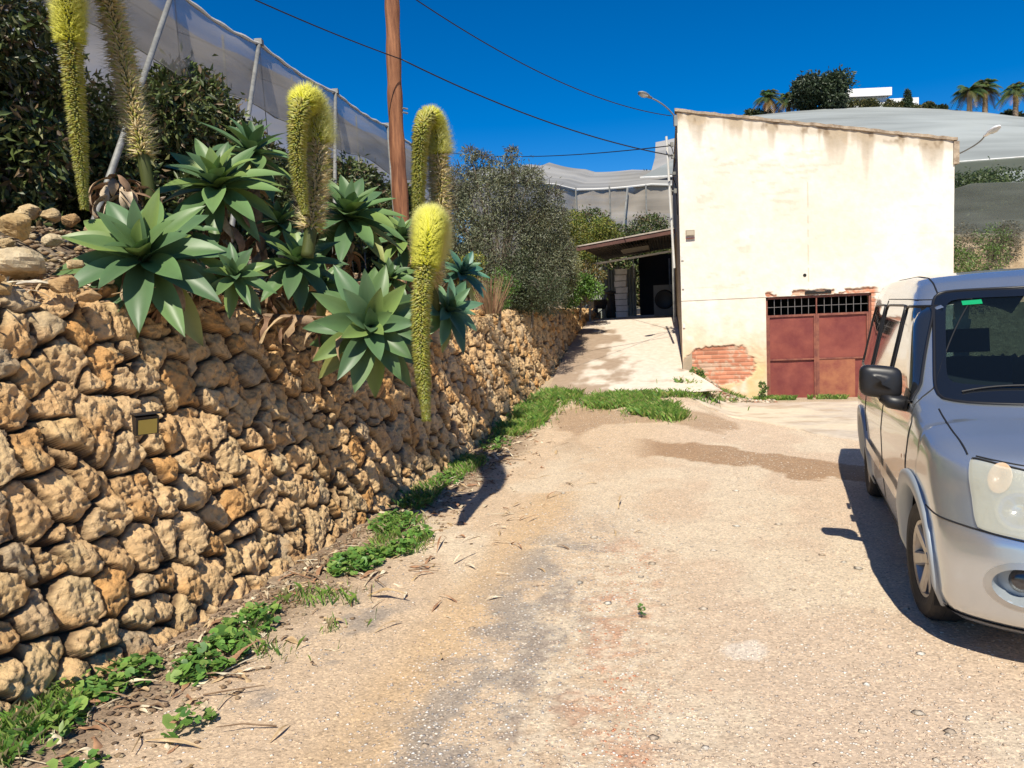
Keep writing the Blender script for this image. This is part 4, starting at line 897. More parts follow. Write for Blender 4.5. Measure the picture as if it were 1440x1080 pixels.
def make_tree(name, label, cat, loc, clumps, n, size, width, pal, trunk, seed=0, group=None, parts=True, twig=None):
    rng = np.random.default_rng(seed)
    root = thing(name, loc, label, cat, group)
    p, d, k = crown_points(rng, clumps, n)
    pal = np.array(pal); ck = rng.random(len(clumps)); base = pal[rng.integers(0, len(pal), n)] * (.72 + .5 * ck[k])[:, None] * rng.uniform(.75, 1.25, n)[:, None]
    v, f, c = leaf_cards(p, d, size, width, rng, base)
    mesh('crown', v, f, M['leaf'], root, col=c)
    mb = MB(); th, tr = trunk
    top = Vector((0, 0, th)); mb.tube([(0, 0, -.3), (.04, .02, th * .5), top], [tr * 1.2, tr, tr * .8], 8)
    for q in clumps: a = Vector(q[:3]); mb.tube([top - Vector((0, 0, th * .15)), (top + a) / 2 + Vector((random.uniform(-.1, .1), random.uniform(-.1, .1), -.1)), a + Vector((0, 0, q[3] * .4))], [tr * .55, tr * .35, tr * .12], 5)
    mb.build('trunk', M['bark'], root)
    if twig:
        mb = MB()
        for _ in range(twig[0]):
            q = clumps[rng.integers(0, len(clumps))]; dd = Vector(rng.normal(size=3)); dd.z = abs(dd.z) * .9; dd.normalize(); a = Vector(q[:3]) + dd * q[3] * .5; b = Vector(q[:3]) + dd * q[3] * rng.uniform(.9, twig[1])
            mb.tube([a, (a + b) / 2 + Vector((0, 0, .03)), b], [.008, .005, .002], 4, cap=False)
        mb.build('twigs', M['bark'], root)
    return root
AVO = [(.068, .098, .026), (.095, .130, .036), (.048, .075, .022), (.130, .165, .050), (.17, .17, .065), (.062, .085, .030), (.16, .11, .06)]
OLV = [(.21, .23, .14), (.16, .185, .10), (.27, .28, .19), (.12, .135, .065), (.21, .21, .11)]

def orchard():
    rng = random.Random(21)
    def clumps(w, h, n, seed):
        g = random.Random(seed); return [(g.uniform(-w, w), g.uniform(-w, w), g.uniform(h * .28, h * .86), g.uniform(.34, .62) * h * .36) for _ in range(n)]
    protos = []
    spots = [(-7.9, 4.9, 3.1, 'first'), (-7.6, 7.2, 3.7, 'second'), (-7.4, 9.6, 3.4, 'third'), (-7.6, 12.2, 3.3, 'fourth'), (-7.5, 14.8, 3.3, 'fifth'), (-7.6, 17.6, 3.3, 'sixth'), (-7.5, 20.6, 3.3, 'seventh'), (-7.6, 23.8, 3.3, 'eighth'),
             (-9.8, 6.2, 4.2, 'x'), (-10.2, 10.2, 3.9, 'x'), (-10.0, 14.4, 3.9, 'x'), (-10.2, 18.8, 3.9, 'x'), (-10, 23.4, 3.9, 'x'), (-7.0, 2.6, 3.0, 'y'), (-2.7, 29.6, 4.1, 'z1'), (-.5, 30.2, 3.8, 'z2'), (-5.8, 29.5, 3.2, 'w')]
    lab = ['dark leafy tree at the far left edge behind the debris slope', 'dark evergreen tree behind the brown flower arch', 'dark evergreen tree behind the second slanted net strut', 'dark evergreen tree behind the tall twin agave rosettes', 'dark evergreen tree seen behind the two headed flower spike', 'dark evergreen tree just left of the wooden pole', 'dark evergreen tree between the wooden pole and the drooping green spike', 'dark evergreen tree behind the left edge of the olive tree',
           'taller orchard tree in the back row behind the left flower arch', 'orchard tree in the back row left of the second net strut', 'orchard tree in the back row under the middle of the net', 'orchard tree in the back row near the wooden pole', 'orchard tree in the back row farthest along the net', 'dark leafy tree cut off by the left edge of the photo', 'round dark green tree above the carport roof left of the mast', 'rounded tree above the carport roof closest to the mast', 'dark tree behind the pale netting right of the olive crown']
    for i, (u, v, h, _) in enumerate(spots):
        near = v < 10 and u > -9; sz = .125 if near else .14
        if i in (14, 15): z0 = 1.6
        else: z0 = 2.2 if u > -9 else 2.3
        if i < 3 or i == 8 or i == 14:
            cl = clumps(1.35, h, 20 if near else 17, 40 + i); cl += [(random.Random(i + j).uniform(-1.1, 1.1), random.Random(i * 3 + j).uniform(-1.1, 1.1), .5, .5) for j in range(3)]
            o = make_tree('avocado_tree', lab[i], 'tree', W(u, v, z0), cl, 26000 if near else 20000, sz, sz * .40, AVO, (h * .35, .09), seed=i, group='orchard trees under the netting'); protos.append((o, h))
        else:
            src, hh = protos[-1] if i == 15 else protos[rng.choice([1, 2])]
            o = dup(src, W(u, v, z0), rng.uniform(0, 6), h / hh); o['label'] = lab[i]
orchard()

def olive_and_shrubs():
    g = random.Random(9)
    cl = [(-.75, .0, 1.35, .62), (-.2, .1, 1.95, .62), (.35, -.1, 2.05, .55), (-.95, .2, .75, .55), (.1, 0, 1.1, .75), (.75, .1, 1.45, .55), (.95, 0, .75, .42), (-.45, -.2, .5, .6), (.5, -.2, .45, .6), (-.60, .1, 2.30, .36), (.12, 0, 2.42, .30), (1.0, .2, 1.15, .34), (.8, .1, .2, .42), (-.25, .1, 2.62, .22), (-.85, 0, 2.05, .30), (.62, 0, 2.30, .24), (.95, .1, 1.95, .26), (1.1, .1, 1.6, .2), (-1.15, .1, 1.5, .26), (-.45, 0, 2.75, .16), (.3, 0, 2.72, .15), (1.15, 0, .95, .24), (-1.25, 0, .95, .3)]
    b = at(706, 420, 13.6)
    make_tree('olive_tree', 'bushy grey green olive tree growing over the far stretch of the wall', 'tree', (b.x, b.y, 1.75), cl, 40000, .066, .016, OLV, (.5, .07), seed=5, twig=(500, 1.42))
    cl = [(0, 0, .7, .42), (.32, 0, .95, .36), (.1, .1, 1.3, .34), (.45, 0, .45, .36), (-.35, .1, .35, .42), (.62, .1, .75, .26), (.25, 0, 1.6, .22), (.5, .05, 1.2, .2), (-.1, 0, 1.55, .2)]
    b = at(756, 408, 14.8)
    make_tree('olive_tree', 'smaller sunlit olive bush leaning right of the big olive tree', 'tree', (b.x, b.y, 1.8), cl, 17000, .06, .015, [(.26, .26, .12), (.20, .22, .09), (.31, .29, .14)], (.3, .04), seed=6, twig=(160, 1.35))
    YG = [(.16, .20, .03), (.24, .25, .04), (.10, .16, .03), (.30, .27, .05)]; G = [(.10, .20, .03), (.07, .15, .025), (.15, .26, .05)]
    for (px, py, v, zb, r, n, sz, pal, nm, lb) in [
        (655, 375, 11.4, 2.0, .42, 4200, .045, YG, 'shrub', 'yellow green shrub between the hanging yellow spike and the olive tree'),
        (815, 440, 16.4, 1.75, .46, 4200, .07, G, 'shrub', 'bright green leafy shrub spilling over the far end of the wall'),
        (838, 324, 25.6, 2.5, .85, 9000, .07, YG, 'broom_bush', 'yellow flowering bush left of the carport roof'),
        (788, 322, 21.5, 2.6, .85, 9000, .065, YG, 'broom_bush', 'yellow green bush showing above the small olive bush'),
        (815, 400, 17.2, 1.9, .5, 4200, .06, [(.14, .15, .05), (.3, .2, .06), (.1, .13, .04)], 'shrub', 'brownish yellow shrub against the left end of the carport'),
        (700, 425, 10.6, 1.75, .30, 2200, .035, G, 'shrub', 'low green shrub at the wall edge below the olive tree'),
        (745, 400, 13.0, 1.70, .55, 6000, .05, [(.06, .08, .035), (.09, .11, .05)], 'shrub', 'dark shrub filling the foot of the olive tree'),
    ]:
        b = at(px, py, v); rr = r; c = [(g.uniform(-rr, rr) * .8, g.uniform(-rr, rr) * .6, g.uniform(.2, 1.5) * rr, g.uniform(.35, .6) * rr) for _ in range(9)]
        make_tree(nm, lb, 'shrub', (b.x, b.y, max(zb, b.z - rr * 1.1) if zb > 1.9 else zb), c, n, sz, sz * .4, pal, (rr * .5, .02), seed=int(px), twig=(60, 1.3))
    # dry twiggy weed
    b = at(690, 425, 9.6); root = thing('dry_weed', (b.x, b.y, 1.68), 'dry reddish twiggy weed on the wall top under the olive tree', 'weed'); mb = MB(); r_ = random.Random(4)
    for _ in range(150):
        a = r_.uniform(0, 6.28); t = r_.uniform(.2, 1); h = r_.uniform(.25, .5); p = Vector((math.cos(a) * t * .12, math.sin(a) * t * .12, 0)); q = Vector((math.cos(a) * t * .32, math.sin(a) * t * .32, h)); mb.tube([p, (p + q) / 2 + Vector((0, 0, .03)), q], [.004, .003, .001], 3, cap=False, col=(.36, .20, .12) if r_.random() < .6 else (.28, .2, .1))
    mb.build('stems', M['dead'], root)
olive_and_shrubs()

# ------------------------------------------------------------------ shade netting on posts along the terrace
def netting():
    NU = -6.45; ZT = 6.25
    root = thing('shade_net_house', W(NU, 12, 2.8), 'long translucent white shade net hung from slanted steel struts above the terrace', 'shade net')
    def put(o, par=None):
        o.parent = par or root
        if par is None: o.matrix_parent_inverse = Matrix.Translation(root.location).inverted()
        return o
    nm = net_mat('shade_net', (.54, .475, .385), .72, .45, .08)
    nr = net_mat('roof_net', (.44, .385, .31), .80, .4, .10)
    posts = [3.6, 9.85, 12.1, 15.1, 18.1, 21.5, 25.5]
    edge = [(NU, -3.0), (NU, 25.8), (-3.6, 31.6), (1.2, 33.2)]
    # side net: sags between the posts, lower hem wavy
    vs = np.concatenate([np.arange(-3, 25.8, .18)]); rows = np.linspace(0, 1, 14)
    Vv, T = np.meshgrid(vs, rows, indexing='ij'); ph = np.interp(Vv, [-3] + posts, np.arange(len(posts) + 1)); sag = np.abs(np.sin(ph * math.pi))
    top = ZT - .08 * sag; low = 5.02 + .05 * np.sin(Vv * 1.7) + .10 * sag
    Zz = top + (low - top) * T; Uu = NU + .10 * np.sin(T * 3.1) * sag * .9 + .05 * (fbm(Vv * .8, Zz * 2, 0, 4, 140) - .5) + .18 * T
    xyz = np.stack([Uu * RX + Vv * DX, Uu * RY + Vv * DY, Zz], -1).reshape(-1, 3)
    put(mesh('side_net', xyz, grid_faces(*Vv.shape), nm, smooth=True))
    # lower skirt more open, hanging in front of the trees
    low2 = 4.15 + .25 * (fbm(Vv * .5, Vv * 0, 0, 3, 141)); Z2 = low - .01 + (low2 - low) * T
    U2 = NU + .18 + .12 * (fbm(Vv * .9, Z2 * 1.5, 0, 4, 142) - .5)
    # roof
    us = np.arange(-22, NU + .01, .4); vr = np.arange(-3, 34, .6); A, B = np.meshgrid(us, vr, indexing='ij')
    Zr = ZT - .0 + .25 * np.sin(A * 1.3) * .4 + .10 * np.sin(B * 1.0) - .08 * np.abs(np.sin(np.interp(B, [-3] + posts, np.arange(len(posts) + 1)) * math.pi)) * sstep(-8, NU, A)
    Zr = np.where(A > NU - .05, ZT - .08 * np.abs(np.sin(np.interp(B, [-3] + posts, np.arange(len(posts) + 1)) * math.pi)), Zr)
    xyz = np.stack([A * RX + B * DX, A * RY + B * DY, Zr], -1).reshape(-1, 3); put(mesh('roof_net', xyz, grid_faces(*A.shape), nr, smooth=True))
    # bright folded hem along the top
    mb = MB(); vh = np.arange(-3, 25.9, .12); s_ = np.abs(np.sin(np.interp(vh, [-3] + posts, np.arange(len(posts) + 1)) * math.pi))
    mb.tube([W(NU + .01, v, ZT + .02 - .08 * q + .008 * math.sin(v * 11)) for v, q in zip(vh, s_)], [.020 + .012 * abs(math.sin(v * 5)) for v in vh], 6); put(mb.build('top_hem', mat('net_hem', (.62, .60, .56), .8)))
    mb = MB(); mb.tube([W(NU + .19, v, 5.02 + .05 * math.sin(v * 1.7) + .10 * q) for v, q in zip(vh, s_)], .010, 4); put(mb.build('hem_wire', M['steel']))
    mb = MB(); mb.tube([W(NU - .02, v, 5.72 + .10 * q) for v, q in zip(vh, s_)], .006, 4); put(mb.build('hem_wire', M['steel']))
    for i, v in enumerate(posts):
        a = Vector(W(NU, v, ZT + .03)); b = Vector(W(NU + 1.45, v - 3.9, 2.35)) if i < 5 else Vector(W(NU + .6, v - 2.5, 2.4))
        mb = MB(); mb.tube([a, b], .034, 10); o = put(mb.build('strut', M['steel'], smooth=True))
        mb = MB(); mb.box((a.x - .06, a.y - .06, a.z - .03), (a.x + .06, a.y + .06, a.z + .06)); c = mb.build('strut_cap', M['steel']); put(c); c.parent = o; c.matrix_parent_inverse = o.matrix_world.inverted() @ Matrix.Translation(-root.location) if False else Matrix.Identity(4)
        mb = MB(); mb.tube([W(NU - .15, v + 1.4, ZT - .1), W(NU - .15, v + 1.4, 2.2)], .018, 6); put(mb.build('inner_post', M['steel']))
        mb = MB(); mb.tube([W(NU, v, ZT), W(NU + .4, v - .6, 2.4)], .006, 4); put(mb.build('stay_wire', M['cable']))
netting()

def far_nets():
    # canopy whose front wall faces the lane behind the carport
    n1 = net_mat('far_net_front', (.42, .375, .32), .95, .3, .05); n2 = net_mat('far_net_roof', (.36, .35, .33), .96, .2, .03, .4)
    root = thing('shade_net_canopy', W(-1.5, 33, 2), 'grey shade net canopy closing the lane behind the carport', 'shade net')
    def put(o): o.parent = root; o.matrix_parent_inverse = Matrix.Translation(root.location).inverted(); return o
    cr = [(-6.45, 25.8), (-3.45, 31.8), (3.2, 34.2)]
    def line(t): return (np.interp(t, [0, .45, 1], [c[0] for c in cr]), np.interp(t, [0, .45, 1], [c[1] for c in cr]))
    ts = np.linspace(0, 1, 90); q = np.linspace(0, 1, 16); T, Q = np.meshgrid(ts, q, indexing='ij'); U, V = line(T)
    V = V + .5 * (fbm(T * 14, Q * 3, 0, 4, 150) - .5)
    Z = 6.45 + .25 * T - .10 * np.abs(np.sin(T * 9)) - Q * 3.6
    put(mesh('front_net', np.stack([U * RX + V * DX, U * RY + V * DY, Z], -1).reshape(-1, 3), grid_faces(*T.shape), n1, smooth=True))
    U, V = line(T); V = V + Q * 34; U = U - Q * 2; Z = 6.46 + .25 * T - .10 * np.abs(np.sin(T * 9)) + Q * 6.4 + .25 * np.sin(Q * 14) * .3
    put(mesh('roof_net', np.stack([U * RX + V * DX, U * RY + V * DY, Z], -1).reshape(-1, 3), grid_faces(*T.shape), n2, smooth=True))
    mb = MB(); mb.tube([W(line(t)[0], line(t)[1] - .05, 6.47 + .25 * t - .10 * abs(math.sin(t * 9))) for t in ts], .04, 5); put(mb.build('top_hem', mat('hem_white', (.7, .68, .64), .8)))
    for t in (.18, .45, .56, .68, .80, .9):
        u, v = line(t); mb = MB(); mb.tube([W(u, v - .1, 6.5 + .2 * t), W(u, v - .1, 1.5)], .035, 6); put(mb.build('post', M['steel']))
    mb = MB(); mb.tube([W(-1.4, 32.4, 6.5), W(-1.9, 31.0, 2.0)], .045, 6); put(mb.build('strut', M['steel'])); mb = MB(); mb.tube([W(.9, 33.2, 6.5), W(.3, 31.6, 2.0)], .045, 6); put(mb.build('strut', M['steel']))
    # tall pale stretch of netting climbing behind the building corner
    a = at
    rows = [[(868, 292, 52), (898, 262, 54), (916, 240, 56), (921, 222, 58), (922, 200, 60)], [(900, 300, 50), (915, 262, 53), (928, 240, 55), (935, 222, 57), (938, 197, 59)], [(940, 300, 49), (945, 262, 52), (950, 240, 54), (955, 220, 56), (958, 192, 58)], [(1010, 300, 48), (1010, 262, 51), (1010, 240, 53), (1010, 220, 55), (1010, 188, 57)]]
    P = np.array([[a(*c) for c in r] for r in rows]); 
    ti = np.linspace(0, 3, 25); tj = np.linspace(0, 4, 25)
    G = np.array([[[np.interp(i, range(4), [np.interp(j, range(5), P[k, :, c]) for k in range(4)]) for c in range(3)] for j in tj] for i in ti])
    o = mesh('hill_net', G.reshape(-1, 3), grid_faces(25, 25), net_mat('hill_net_grey', (.38, .365, .345), .97, .15, .02, .3), smooth=True); tag(o, 'tall grey sheet of netting rising behind the left corner of the building', 'shade net', 'hillside nets')
    mb = MB()
    # hillside at the right, covered by net sheets
    def sheet(name, lo, hi, m, label, nrow=30, ncol=60, wav=.5, seed=0, sagp=.0):
        L = [a(*c) for c in lo]; H = [a(*c) for c in hi]
        G = np.zeros((ncol, nrow, 3))
        for i in range(ncol):
            t = i / (ncol - 1)
            def ev(Q):
                x = t * (len(Q) - 1); k = min(int(x), len(Q) - 2); return Q[k].lerp(Q[k + 1], x - k)
            A, B = ev(L), ev(H)
            for j in range(nrow): s_ = j / (nrow - 1); G[i, j] = A.lerp(B, s_)
        nx = fbm(G[..., 0] * .12, G[..., 1] * .12, 0, 4, seed) - .5
        edge = np.sin(np.linspace(0, np.pi, nrow))[None, :]
        G[..., 2] += wav * nx * edge - sagp * np.abs(np.sin(np.linspace(0, ncol / 9., ncol)))[:, None] * edge
        o = mesh(name, G.reshape(-1, 3), grid_faces(ncol, nrow), m, smooth=True); return tag(o, label, 'shade net', 'hillside nets'), G
    top = net_mat('hill_net_top', (.33, .355, .35), .99, .1, .01, .25)
    o, G = sheet('hill_net', [(900, 250, 40), (1150, 238, 40), (1335, 229, 40), (1440, 221, 40), (1700, 205, 40)], [(1052, 163, 88), (1110, 157, 90), (1165, 153, 91), (1240, 150, 92), (1320, 153, 92), (1385, 158, 90), (1450, 166, 88), (1560, 180, 86), (1700, 195, 85)], top, 'broad pale blue grey net sheet covering the hill behind the building', wav=.8, seed=160, nrow=40, ncol=90)
    mb = MB(); mb.tube([a(900, 250, 39.9), a(1150, 238, 39.9), a(1335, 229, 39.9), a(1440, 221, 39.9), a(1700, 205, 39.9)], .05, 5); e = mb.build('net_edge', M['whitepaint'], o)
    side_n = net_mat('hill_net_side', (.16, .18, .15), .70, .35, .10, .4)
    o, _ = sheet('hill_net', [(1280, 262, 39.5), (1335, 256, 39.5), (1440, 238, 39.5), (1700, 225, 39.5)], [(1280, 231, 39.8), (1335, 229, 39.8), (1440, 221, 39.8), (1700, 205, 39.8)], side_n, 'dark green band of upright net under the white roped edge', nrow=6, wav=.3, seed=161)
    o, _ = sheet('hill_net', [(1290, 276, 27), (1340, 266, 27), (1366, 258, 27.3), (1440, 256, 27.5), (1700, 250, 28)], [(1290, 262, 38), (1340, 256, 38), (1400, 243, 38), (1440, 239, 38), (1700, 225, 38)], net_mat('hill_net_low', (.34, .37, .36), .93, .2, .04, .4), 'lower pale net roof between the building and the picture edge', nrow=10, wav=.5, seed=162)
    o, _ = sheet('hill_net', [(1300, 334, 26.6), (1345, 333, 26.6), (1440, 336, 26.6), (1700, 345, 26.6)], [(1290, 276, 27), (1340, 266, 27), (1366, 258, 27.3), (1440, 256, 27.5), (1700, 250, 28)], net_mat('hill_net_veil', (.24, .26, .235), .45, .4, .10, .5), 'see through upright net veiling dark bushes right of the building', nrow=12, wav=.3, seed=163)
    for x0, v in ((1345, 26.9), (1372, 26.9), (1420, 26.9)):
        pass
    # hills
    us = np.arange(-60, 190, 3.); vs = np.arange(34, 260, 3.); U, V = np.meshgrid(us, vs, indexing='ij')
    Z = -1 + 7.5 * sstep(30, 42, V) * sstep(-6, 8, U) + 15.5 * sstep(38, 96, V) * sstep(-12, 22, U + .12 * (V - 40)) * (1 - .25 * sstep(70, 150, U)) + 1.5 * sstep(28, 60, V) + 8 * sstep(60, 140, V) * sstep(20, -40, U) * .3
    Z = Z - 5.0 + .8 * (fbm(U * .1, V * .1, 0, 4, 170) - .5)
    o = mesh('hillside', np.stack([U * RX + V * DX, U * RY + V * DY, Z], -1).reshape(-1, 3), grid_faces(*U.shape), mat('hill_scrub', (.14, .12, .06), .95, var=(.24, .19, .11), vscale=.25), smooth=True); tag(o, kind='structure')
    us = np.arange(4.9, 60, .35); vs = np.arange(17.5, 40, .35); U, V = np.meshgrid(us, vs, indexing='ij')
    Z = -.3 + 3.1 * sstep(19.5, 23.2, V + 1.2 * (fbm(U * .4, V * .4, 0, 3, 171) - .5)) + 1.6 * sstep(24, 34, V) + .7 * (fbm(U * .8, V * .8, 0, 5, 172) - .5)
    n_ = fbm(U * 1.2, V * 1.2, 0, 4, 173)[..., None]; colr = np.array([.34, .23, .13]) * n_ + np.array([.52, .42, .28]) * (1 - n_)
    o = mesh('rocky_bank', np.stack([U * RX + V * DX, U * RY + V * DY, Z], -1).reshape(-1, 3), grid_faces(*U.shape), M['rock'], smooth=True, col=colr.reshape(-1, 3)); tag(o, kind='structure')
far_nets()

def right_bushes():
    g = random.Random(77); DG = [(.05, .08, .03), (.075, .11, .035), (.10, .13, .05)]
    items = [(1362, 352, 20.6, .75, 5000, .06, [(.10, .17, .03), (.14, .22, .05), (.07, .12, .03)], 'bright green bush right of the building above the van roof'),
             (1398, 350, 21.6, .70, 4500, .05, [(.12, .11, .07), (.16, .14, .09), (.09, .09, .05)], 'brownish grey bush above the van roof'),
             (1385, 306, 29.5, 1.5, 9000, .13, DG, 'dark bush behind the see through net close to the building'), (1432, 302, 29.8, 1.6, 9000, .13, DG, 'dark bush behind the see through net at the picture edge'),
             (1345, 308, 30, 1.4, 9000, .13, DG, 'dark bush behind the net hugging the building edge'), (1470, 318, 30, 1.4, 4000, .13, DG, 'dark bush behind the net just outside the picture edge'),
             (1430, 262, 44, 1.1, 2500, .2, DG, 'dark hedge under the upper white roped net'), (1375, 266, 44, 1.0, 2500, .2, DG, 'dark hedge under the upper net beside the lamp arm'), (1405, 262, 44, 1.0, 2500, .2, DG, 'dark hedge under the upper net between the other two')]
    for (px, py, v, r, n, sz, pal, lb) in items:
        b = at(px, py, v); c = [(g.uniform(-r, r), g.uniform(-r, r) * .6, g.uniform(-.6, .7) * r, g.uniform(.4, .62) * r) for _ in range(9)]
        make_tree('bush', lb, 'bush', b, c, n, sz, sz * .4, pal, (.05, .03), seed=int(px + py))
    # far trees at the ridge
    b = at(1150, 128, 92); r = 3.2; c = [(g.uniform(-2.2, 2.2), g.uniform(-1.5, 1.5), g.uniform(-1.4, 1.3), g.uniform(1.0, 1.5)) for _ in range(22)]
    make_tree('pine_tree', 'broad dark round tree on the ridge left of the white villa', 'tree', b, c, 9000, .42, .2, [(.05, .075, .035), (.07, .10, .05), (.035, .055, .025)], (.1, .3), seed=1)
    b = at(1276, 141, 92); make_tree('cypress_tree', 'tiny slim dark cypress in front of the white villa', 'tree', b, [(0, 0, -.6, .55), (0, 0, 0, .45), (0, 0, .6, .32), (0, 0, 1.0, .18)], 1500, .22, .1, [(.04, .07, .03)], (.1, .1), seed=2)
    for px, py, rr, lb in ((1215, 148, 1.0, 'clipped hedge at the foot of the white villa'), (1185, 150, .7, 'small clipped hedge left of the villa hedge'), (1262, 148, .8, 'low hedge under the right wing of the villa'), (1295, 150, .7, 'thin dark hedge right of the villa'), (1135, 155, .6, 'low dark scrub under the round ridge tree'), (1068, 160, .8, 'small bush at the left foot of the ridge palms'), (893, 252, 0.9, 'dark scrub on the skyline left of the tall grey net'), (880, 258, .6, 'small dark scrub on the skyline above the far net roof'), (1318, 152, .5, 'low dark hedge between the villa and the palms'), (1425, 162, .7, 'dark scrub at the foot of the rightmost palm')):
        v = 92 if px > 1000 else 66; b = at(px, py, v); c = [(g.uniform(-1.6, 1.6) * rr, 0, g.uniform(-.3, .3) * rr, .55 * rr) for _ in range(8)]
        make_tree('hedge', lb, 'hedge', b, c, 1500, .28, .14, [(.06, .08, .03), (.10, .11, .04), (.17, .15, .05)] if 1180 < px < 1300 else [(.05, .07, .03), (.08, .10, .04)], (.1, .08), seed=int(px))
right_bushes()

def palm(px, py, v, h, label, cr=2.3, seed=0):
    b = at(px, py, v); root = thing('palm_tree', (b.x, b.y, b.z - h), label, 'palm tree', 'palms on the ridge'); g = random.Random(seed)
    mb = MB(); mb.tube([(0, 0, -1.5), (.05, 0, h * .5), (0, 0, h)], [.30, .24, .22], 10); mb.build('trunk', mat('palm_trunk', (.30, .22, .15), .9, var=(.18, .13, .09), vscale=4) if 'pt' not in M else M['pt'], root)
    mb = MB()
    for i in range(58):
        a = g.uniform(0, 6.283); e = g.uniform(-.5, 1.25); L = cr * g.uniform(.8, 1.1); pts = []
        brown = e < -.1
        for k in range(9):
            t = k / 8; r_ = L * t * math.cos(e) * (1 - .12 * t); z = L * (t * math.sin(e) - .62 * t * t); pts.append(Vector((math.cos(a) * r_, math.sin(a) * r_, h + z)))
        s = Vector((-math.sin(a), math.cos(a), 0)); cc = (g.uniform(.24, .34), g.uniform(.15, .2), .06) if brown else (g.uniform(.07, .13), g.uniform(.11, .17), g.uniform(.03, .06))
        for k in range(8):
            for sg in (-1, 1):
                for m_ in (0, .5):
                    p = pts[k].lerp(pts[k + 1], m_); d = (pts[k + 1] - pts[k]).normalized(); w_ = .42 * math.sin(math.pi * min(1, (k + m_ + 1) / 9)) + .06
                    q = p + s * sg * w_ + d * .18 - Vector((0, 0, w_ * .55)); mb.add([p, p + d * .10, q], [(0, 1, 2)], col=cc)
    mb.build('fronds', M['leaf'], root)
palm(1080, 137, 92, 1.6, 'green palm at the left end of the ridge', 2.3, 1)
palm(1108, 140, 94, 1.4, 'palm half hidden behind the broad round tree', 2.1, 2)
palm(1363, 128, 90, 2.4, 'palm with orange brown fronds, left one of the pair right of the villa', 2.3, 3)
palm(1385, 124, 91, 2.8, 'palm of the pair with greener fronds, standing nearer the picture edge', 2.4, 4)
palm(1428, 128, 89, 2.7, 'palm with orange fronds cut by the right edge of the picture', 2.3, 5)

def villa():
    root = thing('villa', at(1240, 150, 96), 'small flat roofed white villa on top of the netted hill', 'house', rz=RZ * 0)
    b = root.location; wm = mat('villa_white', (.84, .84, .83), .7)
    s = 97 / 1080.
    def bx(n, x0, x1, y0, y1, d0, d1, m, par=None):
        mb = MB(); mb.box(((x0 - 1240) * s, d0, (150 - y1) * s + (x0 - 1240) * s * 0), ((x1 - 1240) * s, d1, (150 - y0) * s)); o = mb.build(n, m, root if par is None else None); 
        if par: o.parent = par
        return o
    w0 = bx('wall', 1195, 1245, 138, 152, 0, 5, wm); bx('wall', 1246, 1289, 139.5, 150, .4, 5, wm)
    bx('roof_slab', 1192, 1250, 128, 137.7, -.5, 6, wm)
    for x in (1200, 1212): bx('window', x, x + 7, 141, 147, -.04, -.01, mat('villa_pane', (.10, .12, .14), .2) if 'vp' not in M else M['vp'], w0)
    mb = MB(); mb.box(((1160 - 1240) * s, 0, (150 - 157) * s), ((1166 - 1240) * s, 1, (150 - 150) * s)); mb.build('outbuilding', wm, root)
villa()

# ------------------------------------------------------------------ agaves on the wall
def leaf_mesh(mb, L, Wd, e0, curve, az, T, colr, twist=0., dead=False, cup=.30, rng=random):
    """one lance shaped leaf from the rosette centre; e0 start elevation, curve bend downwards"""
    n, k = 11, 5; pts = []; x = z = 0.; e = e0
    for i in range(n): pts.append((x, z, e)); x += L / (n - 1) * math.cos(e); z += L / (n - 1) * math.sin(e); e -= curve / (n - 1) * (1 if not dead else 1 + i * .15)
    vs = []; cs = []; ca, sa = math.cos(az), math.sin(az)
    wav = rng.uniform(0, 6)
    for i, (x, z, e) in enumerate(pts):
        t = i / (n - 1); w_ = Wd * .5 * ((.46 + .54 * math.sin(math.pi * t)) if t < .5 else (1 - ((t - .5) / .5) ** 1.75)) if not dead else Wd * (.5 + .6 * t) * (1 - t ** 3) * (.6 + .3 * math.sin(t * 9 + wav))
        if t > .96: w_ = .0008
        for j in range(k):
            s_ = (j / (k - 1) - .5) * 2; up = cup * w_ * (abs(s_) ** 1.6) * (1.3 - .7 * t) * (1 if not dead else 2.2 * math.sin(t * 5 + wav)); side = s_ * w_
            lx = x - math.sin(e) * up; lz = z + math.cos(e) * up; ly = side + twist * t * lz * .2
            vs.append(T @ Vector((lx * ca - ly * sa, lx * sa + ly * ca, lz)))
            g = (1 + .22 * (abs(s_) > .9) + .12 * (1 - t) - .10 * (s_ == 0)) * (.6 if t > .97 else 1) + rng.uniform(-.02, .02); cs.append(tuple(c * g for c in colr))
    o = len(mb.v); mb.v.extend([tuple(v) for v in vs]); mb.c.extend(cs); F = [tuple(int(q) + o for q in f) for f in grid_faces(n, k)]; mb.f.extend(F); mb.m.extend([0] * len(F))
M['dead_bark'] = mat('agave_trunk', (.30, .205, .13), .9, var=(.17, .11, .07), vscale=16, bump=.8)
GREEN = [(.105, .182, .070), (.132, .212, .076), (.088, .152, .068), (.170, .242, .070), (.098, .172, .078)]
